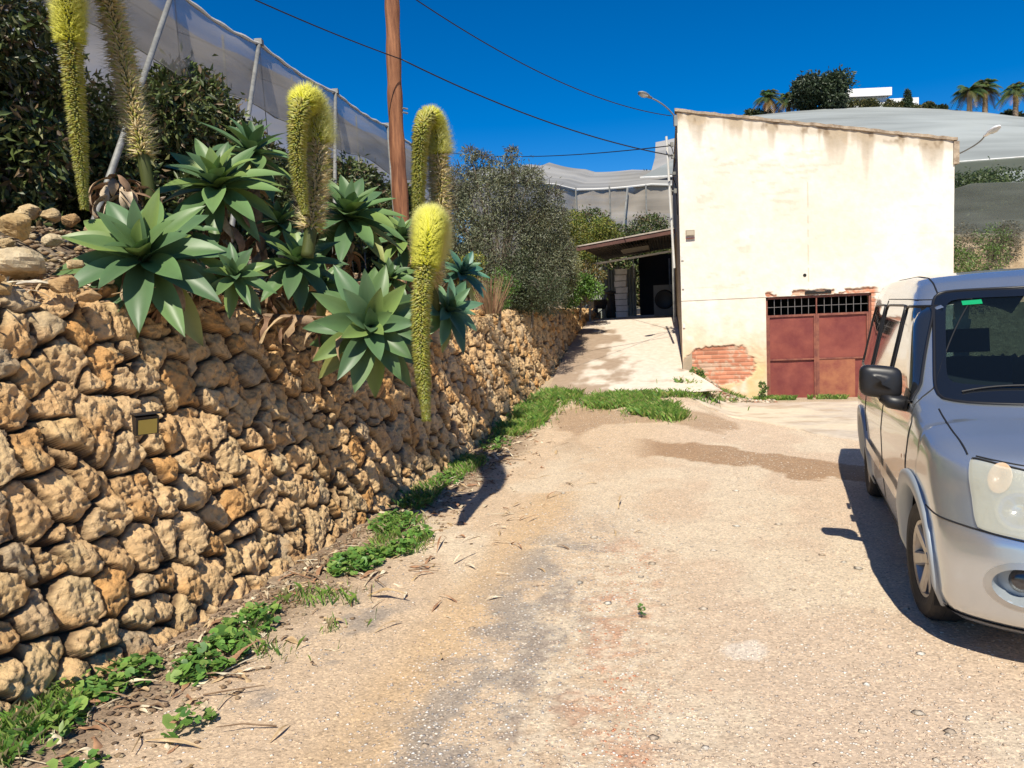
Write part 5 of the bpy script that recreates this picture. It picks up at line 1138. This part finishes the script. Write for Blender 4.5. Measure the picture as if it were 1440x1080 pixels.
def agave(px, py, v, rad, label, axis=(0, -.35, 1), n=34, seed=0, blue=0., stem=.35, ground=None, wid=.172, dead=34, maxdown=-.50):
    rng = random.Random(seed); c = at(px, py, v)
    root = thing('agave', (c.x, c.y, c.z - stem), label, 'agave', 'agaves on the wall'); q = Vector(axis).normalized().to_track_quat('Z', 'Y').to_matrix().to_4x4()
    ctr = Vector((0, 0, stem)); T = Matrix.Translation(ctr) @ q @ Matrix.Rotation(rng.uniform(0, 6), 4, 'Z')
    mb = MB()
    for i in range(n):
        t = i / (n - 1); az = i * 2.39996 + rng.uniform(-.12, .12); e0 = 1.50 - (1.50 - maxdown) * t ** .85 + rng.uniform(-.08, .08); L = rad * (.62 + .52 * math.sin(min(1, t * 1.25) * 1.75)) * rng.uniform(.92, 1.08)
        cc = rng.choice(GREEN); g = rng.uniform(.85, 1.15); cc = tuple(a * g for a in cc); cc = (cc[0] * (1 - .35 * blue), cc[1] * (1 - .02 * blue), cc[2] * (1 + .75 * blue))
        if t > .8 and rng.random() < .28: cc = (.26, .28, .09)
        leaf_mesh(mb, L, rad * wid * 1.85 * rng.uniform(.85, 1.1) * (.70 + .4 * min(1, t * 2)), e0, rng.uniform(.25, .75), az, T @ Matrix.Translation((0, 0, .10 * rad * (1 - t))), cc, rng.uniform(-.5, .5), cup=.42, rng=rng)
    mb.build('rosette', M['agave'], root, smooth=True)
    uu, vv = uv_of(c.x, c.y); tu_ = float(np.interp(vv, _wp[:, 0], _wp[:, 3])); ug = min(uu, tu_ - .15); g0 = Vector(W(ug, vv + .1, float(terr_z(ug, vv + .1)) - .05)) - Vector(root.location)
    mb = MB()
    for i in range(dead):
        az = rng.uniform(0, 6.283); o_ = g0.lerp(ctr, rng.uniform(.1, .95)) + Vector((0, 0, .03)); col_ = rng.choice([(.34, .23, .13), (.46, .34, .20), (.22, .13, .08), (.52, .42, .28)])
        leaf_mesh(mb, rad * rng.uniform(.5, .95), rad * .16, rng.uniform(-.6, .1), rng.uniform(.8, 1.9), az, Matrix.Translation(o_), col_, rng.uniform(-2, 2), dead=True, rng=rng)
    if dead: mb.build('dead_leaves', M['dead'], root, smooth=True)
    mb = MB()
    mb.tube([g0, g0.lerp(ctr, .5) + Vector((0, .03, .02)), ctr + Vector((0, 0, .02))], [.048, .042, .042], 9); mb.build('trunk', M['dead_bark'], root, smooth=True)
    return root

def flower_spike(plant, pts, thick, bloom, seed=0, cut=None):
    """pts: world polyline from the rosette up, over the arch and down; bloom=(start, end) share of the length in open flower"""
    rng = random.Random(seed); P = [Vector(p) - plant.location for p in pts]
    # Catmull-Rom resample
    Q = []
    for i in range(len(P) - 1):
        a, b, c, d = P[max(i - 1, 0)], P[i], P[i + 1], P[min(i + 2, len(P) - 1)]
        for k in range(14):
            t = k / 14; Q.append(.5 * ((2 * b) + (c - a) * t + (2 * a - 5 * b + 4 * c - d) * t * t + (3 * b - a - 3 * c + d) * t ** 3))
    Q.append(P[-1]); ls = [0]
    for a, b in zip(Q[:-1], Q[1:]): ls.append(ls[-1] + (b - a).length)
    Ltot = ls[-1]; ls = np.array(ls); QA = np.array([tuple(q) for q in Q])
    def ev(s):
        p = Vector([np.interp(s, ls, QA[:, k]) for k in range(3)]); p2 = Vector([np.interp(min(s + .02, Ltot), ls, QA[:, k]) for k in range(3)]); p1 = Vector([np.interp(max(s - .02, 0), ls, QA[:, k]) for k in range(3)])
        return p, (p2 - p1).normalized()
    core = MB(); S_ = np.linspace(0, Ltot, 60); mid_ = bloom[0] + .35 * (bloom[1] - bloom[0]); tapf = lambda t: (.84 if t < bloom[0] else 1.) * (1 - .52 * max(0., (t - mid_) / (1 - mid_)) ** .9) * (1 - .35 * float(sstep(.88, 1, t))); prof = lambda t: thick * .30 * tapf(t)
    core.tube([ev(s)[0] for s in S_], [float(prof(s / Ltot)) for s in S_], 10, col=(.10, .12, .03)); 
    vb, fb, cb = [], [], []
    def needle(p, d, w_, L, c0, c1, dr=.0):
        a = d.cross(Vector((.3, .5, .8))).normalized() * w_; b = d.cross(a).normalized() * w_; o = len(vb); tip = p + d * L + Vector((0, 0, -dr))
        vb.extend([tuple(p + a), tuple(p - a * .5 + b * .87), tuple(p - a * .5 - b * .87), tuple(tip)]); fb.extend([(o, o + 1, o + 3), (o + 1, o + 2, o + 3), (o + 2, o, o + 3)]); cb.extend([c0, c0, c0, c1])
    s = .10 * Ltot if cut is None else cut * Ltot; step = .0044; i = 0
    while s < Ltot - .004:
        t = s / Ltot; p, d = ev(s); ref = d.cross(Vector((.21, .13, .97)));
        if ref.length < .05: ref = d.cross(Vector((1, 0, 0)))
        ref.normalize(); bi = d.cross(ref)
        for m_ in range(7):
            an = i * 2.39996 + m_ * .9 + rng.uniform(-.2, .2); o_ = ref * math.cos(an) + bi * math.sin(an); base = p + o_ * prof(t) * .9 + d * rng.uniform(-.004, .004)
            tap = tapf(t)
            if t < bloom[0]:                         # spent flowers: tan, ragged
                cc = rng.choice([(.74, .60, .28), (.80, .68, .42), (.60, .46, .20), (.52, .52, .13)]); needle(base, (o_ + d * rng.uniform(-.4, .5)).normalized(), thick * .055, thick * rng.uniform(.25, .50) , cc, tuple(c * 1.25 for c in cc))
                if rng.random() < .5: needle(base, (o_ + d * rng.uniform(-.9, .9)).normalized(), .0016, thick * .85, (.55, .45, .25), (.62, .55, .36))
            elif t < bloom[1]:
                f = (t - bloom[0]) / (bloom[1] - bloom[0]); pale = 1 - .8 * float(sstep(.35, .95, f)); c1 = (.86 * pale + .78 * (1 - pale), .85 * pale + .74 * (1 - pale), .46 * pale + .04 * (1 - pale))
                needle(base, (o_ + d * .25).normalized(), thick * .055, thick * .34, (.58, .58, .03), (.80, .78, .10))
                for _ in range(8): needle(base + o_ * thick * .18, (o_ + d * rng.uniform(-.5, .6) + ref * rng.uniform(-.4, .4) + bi * rng.uniform(-.4, .4)).normalized(), .0011, thick * tap * rng.uniform(.34, .66) * (1 - .45 * f), (.78, .76, .12), c1)
            else:
                f = (t - bloom[1]) / (1 - bloom[1]); cc = (.46 - .14 * f, .43 - .08 * f, .04)
                if rng.random() < .3: cc = (.26, .27, .05)
                cc = tuple(a * rng.uniform(.8, 1.2) for a in cc); needle(base, (o_ + d * .35).normalized(), thick * .058, thick * tap * .34 * rng.uniform(.75, 1.15), cc, (.50, .48, .10) if rng.random() < .7 else (.7, .68, .3))
        s += step * (1 if t < bloom[1] else .95); i += 1
    core.build('flower_stalk', M['flower'], plant, smooth=True)
    mesh('flower_spike', vb, np.array(fb), M['flower'], plant, col=cb)

def agave_garden():
    A = {}
    A['a1'] = agave(207, 372, 4.3, .50, 'biggest agave rosette, leftmost on the wall top with leaves over the edge', (.10, -.85, .75), 38, 1, stem=.30)
    A['a2'] = agave(308, 270, 5.2, .45, 'tall agave rosette held highest, right behind the biggest one', (.05, -.55, .9), 36, 2, stem=.75, dead=26)
    A['a3'] = agave(352, 222, 5.9, .42, 'agave rosette partly hidden behind the highest one against the dark trees', (.25, -.3, 1), 26, 3, stem=.8, dead=10)
    A['a4'] = agave(332, 392, 4.6, .25, 'small agave at the wall edge right of the biggest rosette', (.2, -.8, .6), 22, 4, stem=.2, dead=8)
    A['a5'] = agave(418, 375, 5.5, .36, 'half shaded agave under the thick two headed flower spike', (.2, -.5, .8), 26, 5, stem=.35, dead=20)
    A['a6'] = agave(492, 312, 6.6, .50, 'agave left of the wooden pole with leaves raised against the net', (.15, -.45, .9), 34, 6, stem=.6, dead=28)
    A['a7'] = agave(520, 462, 5.3, .45, 'agave rosette hanging down over the wall face, turned to the viewer', (.25, -1.0, .25), 34, 7, stem=.05, dead=20, maxdown=-.35)
    A['a8'] = agave(565, 340, 7.8, .36, 'agave at the foot of the wooden pole, mostly in shade', (.1, -.4, 1), 26, 8, stem=.4, dead=16)
    A['a9'] = agave(648, 388, 8.6, .35, 'small bluish agave on the right of the yellow hanging flower', (.45, -.5, .7), 24, 9, blue=.9, stem=.4, dead=10)
    A['a10'] = agave(626, 440, 7.2, .38, 'dark drooping agave behind the yellow hanging flower', (.45, -.5, .4), 26, 10, blue=.4, stem=.35, dead=14)
    A['a11'] = agave(590, 368, 8.2, .32, 'agave squeezed between the wooden pole and the hanging flowers', (.0, -.4, 1), 22, 11, blue=.4, stem=.4, dead=10)
    A['a12'] = agave(455, 405, 5.9, .28, 'small shaded agave between the hanging rosette and the half shaded one', (.1, -.7, .7), 20, 12, stem=.25, dead=12)
    agave(395, 318, 6.1, .30, 'shaded agave filling the gap left of the two headed spike', (.0, -.5, 1), 24, 13, stem=.4, dead=30)
    agave(548, 395, 6.6, .26, 'small dark agave between the hanging rosette and the pole foot', (.2, -.6, .8), 22, 14, stem=.3, dead=24)
    agave(262, 330, 4.9, .24, 'small agave half hidden right behind the biggest rosette', (.3, -.5, .8), 20, 15, stem=.3, dead=30)
    # dried rosette behind the biggest agave
    rng = random.Random(3); c = at(165, 262, 4.6); root = thing('dried_agave', c - Vector((0, 0, .35)), 'dried brown collapsed agave rosette between the two big flower stalks', 'dead agave'); mb = MB()
    for i in range(46):
        cc = rng.choice([(.42, .30, .19), (.30, .20, .12), (.52, .42, .30), (.24, .15, .09)]); leaf_mesh(mb, rng.uniform(.22, .42), .055, rng.uniform(-.5, .7), rng.uniform(1.5, 3.0), rng.uniform(0, 6.28), Matrix.Translation((rng.uniform(-.05, .05), rng.uniform(-.05, .05), .35 + rng.uniform(-.12, .04))), cc, rng.uniform(-2, 2), dead=True, rng=rng)
    mb.build('withered_leaves', M['dead'], root, smooth=True); mb = MB(); mb.tube([(0, .05, -.35), (0, 0, .3)], [.06, .05], 8); mb.build('trunk', M['bark'], root)
    a = at
    flower_spike(root, [a(212, 290, 4.75), a(205, 240, 4.72), a(182, 130, 4.7), a(158, 20, 4.65), a(143, -45, 4.55), a(122, -78, 4.4), a(100, -55, 4.3), a(97, 20, 4.28), a(104, 120, 4.26), a(112, 210, 4.25), a(119, 295, 4.25)], .165, (.50, .70), 1)
    flower_spike(A['a5'], [a(432, 362, 5.3), a(440, 300, 5.35), a(446, 225, 5.4), a(443, 165, 5.4), a(432, 140, 5.3), a(421, 158, 5.15), a(418, 200, 5.1), a(421, 255, 5.1), a(430, 303, 5.1)], .185, (.40, .62), 2)
    flower_spike(A['a11'], [a(618, 390, 7.5), a(620, 310, 7.5), a(617, 230, 7.45), a(612, 180, 7.4), a(602, 164, 7.25), a(593, 182, 7.1), a(590, 225, 7.1), a(588, 280, 7.1), a(586, 335, 7.1)], .205, (.42, .56), 3)
    flower_spike(A['a10'], [a(612, 440, 7.1), a(608, 390, 6.9), a(606, 345, 6.5), a(606, 318, 5.85), a(605, 312, 5.6), a(602, 336, 5.38), a(598, 380, 5.28), a(592, 430, 5.2), a(592, 490, 5.14), a(596, 545, 5.1), a(600, 592, 5.08)], .205, (.22, .68), 4)
agave_garden()

# ------------------------------------------------------------------ rubble and litter on the terrace, at the foot of the wall and on the lane
def rock_mesh(seed, r=1., flat=.75):
    rng = np.random.default_rng(seed); bm_v = []; n, k = 30, 20
    th = np.linspace(0, 2 * np.pi, n, endpoint=False); ph = np.linspace(0, np.pi, k); P, T = np.meshgrid(ph, th, indexing='ij')
    d = np.stack([np.sin(P) * np.cos(T), np.sin(P) * np.sin(T), np.cos(P)], -1); rad = np.full(P.shape, 1.0)
    for _ in range(9):
        m_ = rng.normal(size=3); m_ /= np.linalg.norm(m_); c = rng.uniform(.50, .85); dn = d @ m_; rad = np.where(dn > .05, np.minimum(rad, c / np.maximum(dn, .05)), rad)
    rad *= 1 + .15 * (fbm(d[..., 0] * 4 + seed, d[..., 1] * 4, d[..., 2] * 4, 5, seed) - .5) * 2
    v = d * rad[..., None] * r * [rng.uniform(.85, 1.25), rng.uniform(.7, 1.0), flat]
    f = []
    for i in range(k - 1):
        for j in range(n): f.append((i * n + j, (i + 1) * n + j, (i + 1) * n + (j + 1) % n, i * n + (j + 1) % n))
    return v.reshape(-1, 3), f
def rocks():
    tone = [(.58, .41, .20), (.64, .48, .27), (.56, .36, .17), (.66, .53, .34)]; rng = random.Random(12)
    R_ = [(28, 372, 3.9, .165, 'large angular tan rock near the left edge on top of the wall'), (85, 400, 3.65, .085, 'squarish tan rock sitting on the wall coping left of the agave'), (22, 322, 3.9, .12, 'rock at the far left edge behind the large angular one'), (48, 398, 3.75, .085, 'flat whitish slab lying before the large angular rock'),
          (75, 340, 4.2, .07, 'small rock behind the squarish one'), (40, 300, 4.9, .09, 'pale rock at the top of the rubble slope, leftmost'), (70, 303, 5.0, .08, 'pale rock on the slope crest beside the leftmost one'), (100, 310, 4.9, .07, 'small pale rock under the first hanging flower'), (130, 320, 4.6, .06, 'tiny rock by the tip of the first hanging flower'),
          (10, 345, 4.0, .06, 'small rock at the picture edge above the large one'), (125, 415, 3.7, .055, 'small rock beneath the left leaves of the biggest agave'), (0, 405, 3.4, .07, 'rock at the picture edge on the wall coping'), (55, 362, 4.0, .05, 'small stone behind the large angular rock'), (105, 372, 4.0, .05, 'small stone in the dry leaves left of the agave'), (150, 395, 3.95, .045, 'small stone under the biggest agave'), (440, 405, 5.6, .06, 'shaded small rock between the agaves')]
    for i, (px, py, v, r, lb) in enumerate(R_):
        vs, f = rock_mesh(i + 3, r, .72 if i != 3 else .28); b = at(px, py, v); u_, v_ = uv_of(b.x, b.y); c = tone[rng.randrange(4)] if i != 3 else (.66, .60, .50)
        o = mesh('loose_rock', vs, f, M['rock'], smooth=False, col=np.tile(c, (len(vs), 1)) * np.random.default_rng(i).uniform(.85, 1.1, (len(vs), 1)), loc=(b.x, b.y, b.z)); tag(o, lb, 'rock', 'loose rocks on the terrace'); o.rotation_euler = (0, 0, rng.uniform(0, 6))
    # pebbles and clods: nobody could count them
    g = np.random.default_rng(4)
    def scatter(name, N, ufn, zfn, rr, cols, label, cat, smooth=False, zone=False, flat=.75):
        protos = []
        for k in range(6):
            v0 = np.array([(0, 0, .55), (.9, .1, .1), (.2, .8, .05), (-.8, .3, .12), (-.5, -.7, .02), (.5, -.75, .08), (0, 0, -.5)]) * g.uniform(.75, 1.2, (7, 3)); protos.append(v0)
        fp = np.array([(0, 1, 2), (0, 2, 3), (0, 3, 4), (0, 4, 5), (0, 5, 1), (6, 2, 1), (6, 3, 2), (6, 4, 3), (6, 5, 4), (6, 1, 5)])
        U, V = ufn(N); N = len(U); Zz = zfn(U, V); r = rr * np.clip(g.lognormal(0, .4, N), .3, 1.9); a = g.uniform(0, 6.28, N); pr = np.array(protos)[g.integers(0, 6, N)]
        c, s_ = np.cos(a)[:, None], np.sin(a)[:, None]; x = pr[..., 0] * c - pr[..., 1] * s_; y = pr[..., 0] * s_ + pr[..., 1] * c
        X = (U * RX + V * DX)[:, None] + x * r[:, None]; Y = (U * RY + V * DY)[:, None] + y * r[:, None]; Z = (Zz + r * .18)[:, None] + pr[..., 2] * r[:, None] * flat
        v = np.stack([X, Y, Z], -1).reshape(-1, 3); f = (np.arange(N)[:, None, None] * 7 + fp[None]).reshape(-1, 3); col = np.array(cols)[g.integers(0, len(cols), N)] * g.uniform(.8, 1.15, (N, 1))
        if zone:
            zg = (np.exp(-((U + .82 - .05 * (V - 3)) / .34) ** 2) * (V < 6.4) + np.exp(-((U + 1.75) / .2) ** 2) * (V < 5)) > g.random(N) * 1.5; col[zg] = np.array([(.30, .28, .27), (.40, .37, .35), (.74, .70, .64), (.55, .48, .40)])[g.integers(0, 4, zg.sum())]
            zr = (np.exp(-((U + .28) / .20) ** 2) * (V < 6.2) * (fbm(U * 5, V * 5, 0, 3, 3) > .50)) > g.random(N) * 1.2; col[zr] = np.array([(.56, .24, .13), (.62, .36, .24), (.80, .74, .66)])[g.integers(0, 3, zr.sum())]
        o = mesh(name, v, f, M['rock'] if not zone else M['pebble'], smooth=smooth, col=np.repeat(col, 7, 0)); tag(o, label, cat, kind='stuff')
    PC = [(.66, .54, .42), (.72, .62, .50), (.54, .44, .34), (.62, .46, .33), (.44, .37, .31), (.78, .70, .60), (.60, .46, .33)]
    def lane(N):
        v = 1.6 + 12 * g.random(N) ** 1.9; u = g.uniform(-2.3, 2.4, N) + .0 * v; dens = .16 + .84 * (np.exp(-((u + .85) / .35) ** 2) + np.exp(-((u + .2) / .35) ** 2) * (v < 7) + .8 * np.exp(-((u - .9) / .5) ** 2)) * (.4 + fbm(u * 2, v * 2, 0, 3, 7)); k = g.random(N) < np.clip(dens, 0, 1); return u[k], v[k]
    M['pebble'] = mat('pebble', rough=.9, attr=True)
    scatter('gravel', 110000, lane, lambda u, v: lane_z(u, v) + relief(u, v) - .001, .0062, PC, 'loose pale gravel and crumbs of stone over the lane', 'gravel', zone=True, flat=.45)
    scatter('stones', 520, lane, lambda u, v: lane_z(u, v) + relief(u, v) - .004, .021, PC[:2] + [PC[5], (.85, .80, .70)], 'bigger pale stones trodden into the lane', 'stones', flat=.4)
    def foot(N):
        v = 1.8 + 11 * g.random(N) ** 1.4; b = np.interp(v, _wp[:, 0], _wp[:, 1]); return b + .02 + np.abs(g.normal(0, .28, N)), v
    scatter('rubble', 5200, foot, lambda u, v: lane_z(u, v) + relief(u, v), .013, [(.40, .28, .17), (.30, .2, .12), (.52, .42, .28), (.22, .15, .1)], 'small rubble and clods at the foot of the stone wall', 'rubble')
    def terr(N):
        v = 1.5 + 9 * g.random(N) ** 1.1; tu = np.interp(v, _wp[:, 0], _wp[:, 3]); return tu - g.random(N) ** 1.3 * 2.2 - .05, v
    scatter('terrace_rubble', 9000, terr, lambda u, v: terr_z(u, v) + .0, .026, [(.52, .39, .22), (.42, .28, .16), (.60, .48, .32), (.30, .2, .12), (.22, .15, .1)], 'loose sandy rubble covering the terrace behind the wall', 'rubble')
    # toe of broken stone at the building corner and the gate
    def toe(N):
        u = g.uniform(.35, 1.75, N); return u, 13.62 - np.abs(g.normal(0, .22, N)) - .25 * (1 - np.clip((u - .3) / 1.3, 0, 1))
    scatter('plaster_rubble', 900, toe, lambda u, v: lane_z(u, v) + .01, .030, [(.66, .54, .40), (.58, .44, .30), (.50, .24, .15), (.72, .64, .52)], 'crumbled plaster and brick along the foot of the bare brick patch', 'rubble')
rocks()

def litter():
    rng = random.Random(31); mb = MB(); TAN = [(.62, .52, .36), (.50, .36, .20), (.36, .20, .11), (.70, .62, .46), (.26, .17, .10)]
    def dead_blade(mb, u, v, z, L, w_, tilt=0.): 
        T = Matrix.Translation(W(u, v, z)) @ Matrix.Rotation(rng.uniform(0, 6.28), 4, 'Z') @ Matrix.Rotation(rng.uniform(-.3, .3), 4, 'X')
        leaf_mesh(mb, L, w_, rng.uniform(.1, .5), rng.uniform(.4, 1.4), 0, T, rng.choice(TAN), rng.uniform(-2, 2), dead=True, rng=rng)
    for i in range(620):
        v = 1.9 + 8.5 * rng.random() ** 1.5; b = float(np.interp(v, _wp[:, 0], _wp[:, 1])); u = b + .08 + abs(rng.gauss(.15, .33)); L = rng.uniform(.04, .20) * (1 if rng.random() > .12 else 1.9)
        dead_blade(mb, u, v, float(lane_z(u, v) + relief(u, v)) + .006, L, rng.uniform(.01, .035))
    for i in range(36): u = -.75 + rng.gauss(-.5, .4); v = 5.8 + rng.gauss(0, .9); dead_blade(mb, u, v, float(lane_z(u, v)) + .01, rng.uniform(.08, .3), .014)
    tag(mb.build('leaf_litter', M['dead'], smooth=True), 'dry curled leaves scattered along the foot of the wall', 'leaf litter', kind='stuff')
    mb = MB()
    for i in range(420):
        v = 2.2 + 6.5 * rng.random(); tu = float(np.interp(v, _wp[:, 0], _wp[:, 3])); u = tu - .02 - abs(rng.gauss(.1, .5)); dead_blade(mb, u, v, float(terr_z(u, v)) + rng.uniform(.01, .10), rng.uniform(.10, .38), rng.uniform(.012, .045))
    for i in range(60):                              # straw hanging under the agaves over the wall edge
        v = rng.uniform(4.4, 8.4); tu, tz = float(np.interp(v, _wp[:, 0], _wp[:, 3])), float(np.interp(v, _wp[:, 0], _wp[:, 4])); dead_blade(mb, tu + rng.uniform(-.15, .06), v, tz + rng.uniform(.0, .15), rng.uniform(.12, .3), .03)
    tag(mb.build('dry_leaves', M['dead'], smooth=True), 'thick mat of dry agave leaves on the terrace behind the wall', 'leaf litter', kind='stuff')
    mb = MB()
    for i in range(190):                             # twigs
        if i < 120: v = 1.9 + 8 * rng.random(); b = float(np.interp(v, _wp[:, 0], _wp[:, 1])); u = b + .1 + abs(rng.gauss(.2, .4)); z = float(lane_z(u, v) + relief(u, v)) + .01
        else: v = 2.2 + 5 * rng.random(); u = float(np.interp(v, _wp[:, 0], _wp[:, 3])) - abs(rng.gauss(.3, .5)); z = float(terr_z(u, v)) + .05
        a = rng.uniform(0, 6.28); L = rng.uniform(.06, .28); p = Vector(W(u, v, z)); d = Vector((math.cos(a), math.sin(a), rng.uniform(0, .15))); mb.tube([p, p + d * L * .5 + Vector((rng.uniform(-.02, .02), rng.uniform(-.02, .02), .01)), p + d * L], [.004, .0035, .002], 4, cap=False, col=rng.choice(TAN))
    tag(mb.build('twigs', M['dead']), 'thin dry twigs lying in the litter beside the wall', 'twigs', kind='stuff')
litter()

def weeds():
    g = np.random.default_rng(8)
    def rosettes(name, spots, label, size=.024):     # broad rounded leaves on short stalks
        V = []; F = []; Cc = []; n = 0
        for (u, v, r, N) in spots:
            N = int(N * .5); r = r * .92
            th = g.uniform(0, 6.28, N); q = r * np.sqrt(g.random(N)); U = u + q * np.cos(th) * .8; Vv = v + q * np.sin(th) * 1.3; bz = lane_z(U, Vv) + relief(U, Vv)
            hgt = (.015 + .062 * g.random(N)) * (1.15 - .6 * (q / r) ** 2)
            for i in range(N):
                s_ = size * g.uniform(.5, 1.25); a = g.uniform(0, 6.28); til = g.normal(0, .38, 2); base = np.array(W(U[i], Vv[i], bz[i] + hgt[i])); k = 7; ang = np.linspace(.35, 2 * np.pi - .35, k) + a
                ring = np.stack([np.cos(ang), np.sin(ang), til[0] * np.cos(ang) + til[1] * np.sin(ang) + .22 * np.abs(np.sin(ang * 2.5))], 1) * s_
                c = np.array([(.12, .25, .045), (.15, .30, .055), (.08, .19, .04), (.24, .36, .08)][g.integers(0, 4)]) * g.uniform(.8, 1.2)
                V.append(base); V.extend(base + ring); F.extend([(n, n + 1 + j, n + 2 + j) for j in range(k - 1)]); Cc.extend([c * .75] + [c] * k); n += k + 1
        o = mesh(name, V, np.array(F), M['leaf'], col=Cc); return tag(o, label, 'weeds', kind='stuff')
    def b(v): return float(np.interp(v, _wp[:, 0], _wp[:, 1]))
    sp = [(b(2.6) + .25, 2.62, .18, 160), (b(3.2) + .12, 3.1, .20, 260), (b(3.4) + .40, 3.35, .22, 420), (b(3.75) + .34, 3.75, .22, 260), (b(4.85) + .42, 4.85, .24, 620), (b(5.1) + .60, 5.15, .14, 200), (b(5.9) + .26, 5.8, .24, 360), (b(6.4) + .22, 6.5, .22, 240), (b(5.5) + .6, 5.5, .14, 120),
          (b(2.9) + .75, 2.75, .12, 60), (b(2.45) + .62, 2.3, .16, 110), (b(7.3) + .16, 7.4, .22, 220), (b(8.3) + .14, 8.4, .25, 260), (b(9.4) + .2, 9.3, .3, 260), (b(3.1) - .02, 2.95, .12, 60)]
    rosettes('mallow_weeds', sp, 'clumps of round leaved green weeds along the foot of the wall')
    def blades(name, spots, label, hgt, cols, wd=.0035):
        V = []; F = []; Cc = []; n = 0
        for (u, v, ru, rv, N) in spots:
            th = g.uniform(0, 6.28, N); q = np.sqrt(g.random(N)) * (1 + .35 * g.normal(size=N) * (g.random(N) < .3)); U = u + ru * q * np.cos(th); Vv = v + rv * q * np.sin(th); keep = fbm(U * 3, Vv * 3, 0, 3, 71) > .36; U = U[keep]; Vv = Vv[keep]; N = len(U)
            z = lane_z(U, Vv) + relief(U, Vv); h = hgt * g.uniform(.4, 1.2, N); a = g.uniform(0, 6.28, N); ln = g.uniform(.2, 1.0, N) * h; c, s_ = np.cos(a), np.sin(a)
            X, Y = U * RX + Vv * DX, U * RY + Vv * DY; p0 = np.stack([X - s_ * wd, Y + c * wd, z], -1); p1 = np.stack([X + s_ * wd, Y - c * wd, z], -1); p2 = np.stack([X + c * ln * .35 + s_ * wd * .7, Y + s_ * ln * .35 - c * wd * .7, z + h * .7], -1); p3 = np.stack([X + c * ln, Y + s_ * ln, z + h], -1)
            V.append(np.stack([p0, p1, p2, p3], 1).reshape(-1, 3)); i = np.arange(N)[:, None] * 4 + n; F.append(np.concatenate([i + [0, 1, 2], i + [0, 2, 3]])); Cc.append(np.repeat(np.array(cols)[g.integers(0, len(cols), N)] * g.uniform(.75, 1.2, (N, 1)), 4, 0)); n += 4 * N
        o = mesh(name, np.concatenate(V), np.concatenate(F), M['grass'], col=np.concatenate(Cc)); return tag(o, label, 'grass', kind='stuff')
    GR = [(.15, .29, .045), (.20, .35, .055), (.10, .21, .04), (.27, .38, .08), (.33, .34, .11)]
    blades('grass', [(-.75, 11.75, .52, .42, 4600), (-.20, 11.15, .34, .42, 2600), (.05, 10.85, .2, .25, 700), (-.3, 12.15, .9, .12, 900), (-1.80, 12.0, .28, .55, 2200), (-1.95, 11.2, .30, .9, 3600), (-2.1, 10.2, .22, .5, 900), (-1.55, 12.2, .22, .2, 600), (.6, 12.5, .2, .2, 200), (.6, 12.9, .5, .1, 300)], 'bright green grass patch at the foot of the concrete ramp', .11, GR, .005)
    blades('verge_grass', [(b(2.3) + .05, 2.35, .25, .35, 1500), (b(2.6) + .1, 2.7, .14, .25, 500), (b(6.6) + .15, 6.8, .15, .5, 600), (b(7.8) + .18, 8.0, .16, .5, 700), (b(5.2) + .55, 5.3, .22, .3, 400), (b(4) + .55, 3.9, .3, .5, 700), (b(5.8) + .35, 5.7, .2, .3, 400)], 'thin grass tufts mixed with weeds along the wall foot', .075, GR[:4] + [(.4, .34, .18)], .0022)
    blades('gate_weeds', [(1.55, 13.45, .16, .08, 500), (1.1, 13.35, .2, .08, 250), (2.0, 13.52, .4, .06, 900), (2.8, 13.55, .5, .05, 700), (3.4, 13.5, .3, .08, 500), (4.2, 13.5, .4, .08, 400), (.5, 13.35, .12, .1, 120)], 'low green weeds along the threshold of the rusty gate',   .08, GR, .004)
    # a single tuft in the middle of the lane
    o = rosettes('lane_tuft', [(.13 - .35 + .05, 4.12, .028, 34)], 'tiny dark green tuft alone in the middle of the lane', .013); 
    for px, py, v, h, lb in ((1070, 548, 13.45, .30, 'taller leafy weed against the left jamb of the rusty gate'), (722, 565, 12.6, .45, 'tall green weed against the far wall beside the grass'), (979, 522, 13.5, .12, 'small dark weed at the foot of the brick patch')):
        p = at(px, py, v); u_, v_ = uv_of(p.x, p.y); z = float(lane_z(u_, v_)); c = [(random.uniform(-.08, .08), random.uniform(-.05, .05), h * k, .055) for k in (.2, .45, .7, .95)]
        make_tree('leafy_weed', lb, 'weed', (p.x, p.y, z), c, 240, .045, .025, [(.10, .19, .04), (.15, .24, .06)], (h * .6, .008), seed=px)
weeds()

# ------------------------------------------------------------------ solar floodlight on the wall, foam bit
def wall_lamp():
    c = at(206, 597, 3.62); n = Vector((RX, RY, 0)); root = thing('wall_floodlight', c, 'small black solar floodlight with a yellowish panel fixed on the stone wall', 'wall lamp', rz=RZ + R(90 - 38))
    # local: -y looks away from the wall
    bm = M['black']; mb = MB(); w_ = .058
    mb.add([(-w_, -.035, .045), (w_, -.035, .045), (w_, .05, .055), (-w_, .05, .055), (-w_, -.0, -.055), (w_, -.0, -.055), (w_, .05, -.05), (-w_, .05, -.05)], [(3, 2, 1, 0), (4, 5, 6, 7), (0, 1, 5, 4), (1, 2, 6, 5), (2, 3, 7, 6), (3, 0, 4, 7)]); mb.build('housing', bm, root)
    mb = MB(); mb.add([(-w_ * .82, -.0345, .030), (w_ * .82, -.0345, .030), (w_ * .82, -.006, -.050), (-w_ * .82, -.006, -.050)], [(0, 1, 2, 3)]); mb.build('panel', mat('led_panel', (.36, .27, .06), .35), root)
    mb = MB(); mb.box((-w_ * 1.1, -.045, .0565), (w_ * 1.1, .05, .064)); mb.build('solar_lid', bm, root); mb = MB(); mb.tube([(0, .05, 0), (0, .14, 0)], .018, 8); mb.build('bracket', bm, root)
wall_lamp()
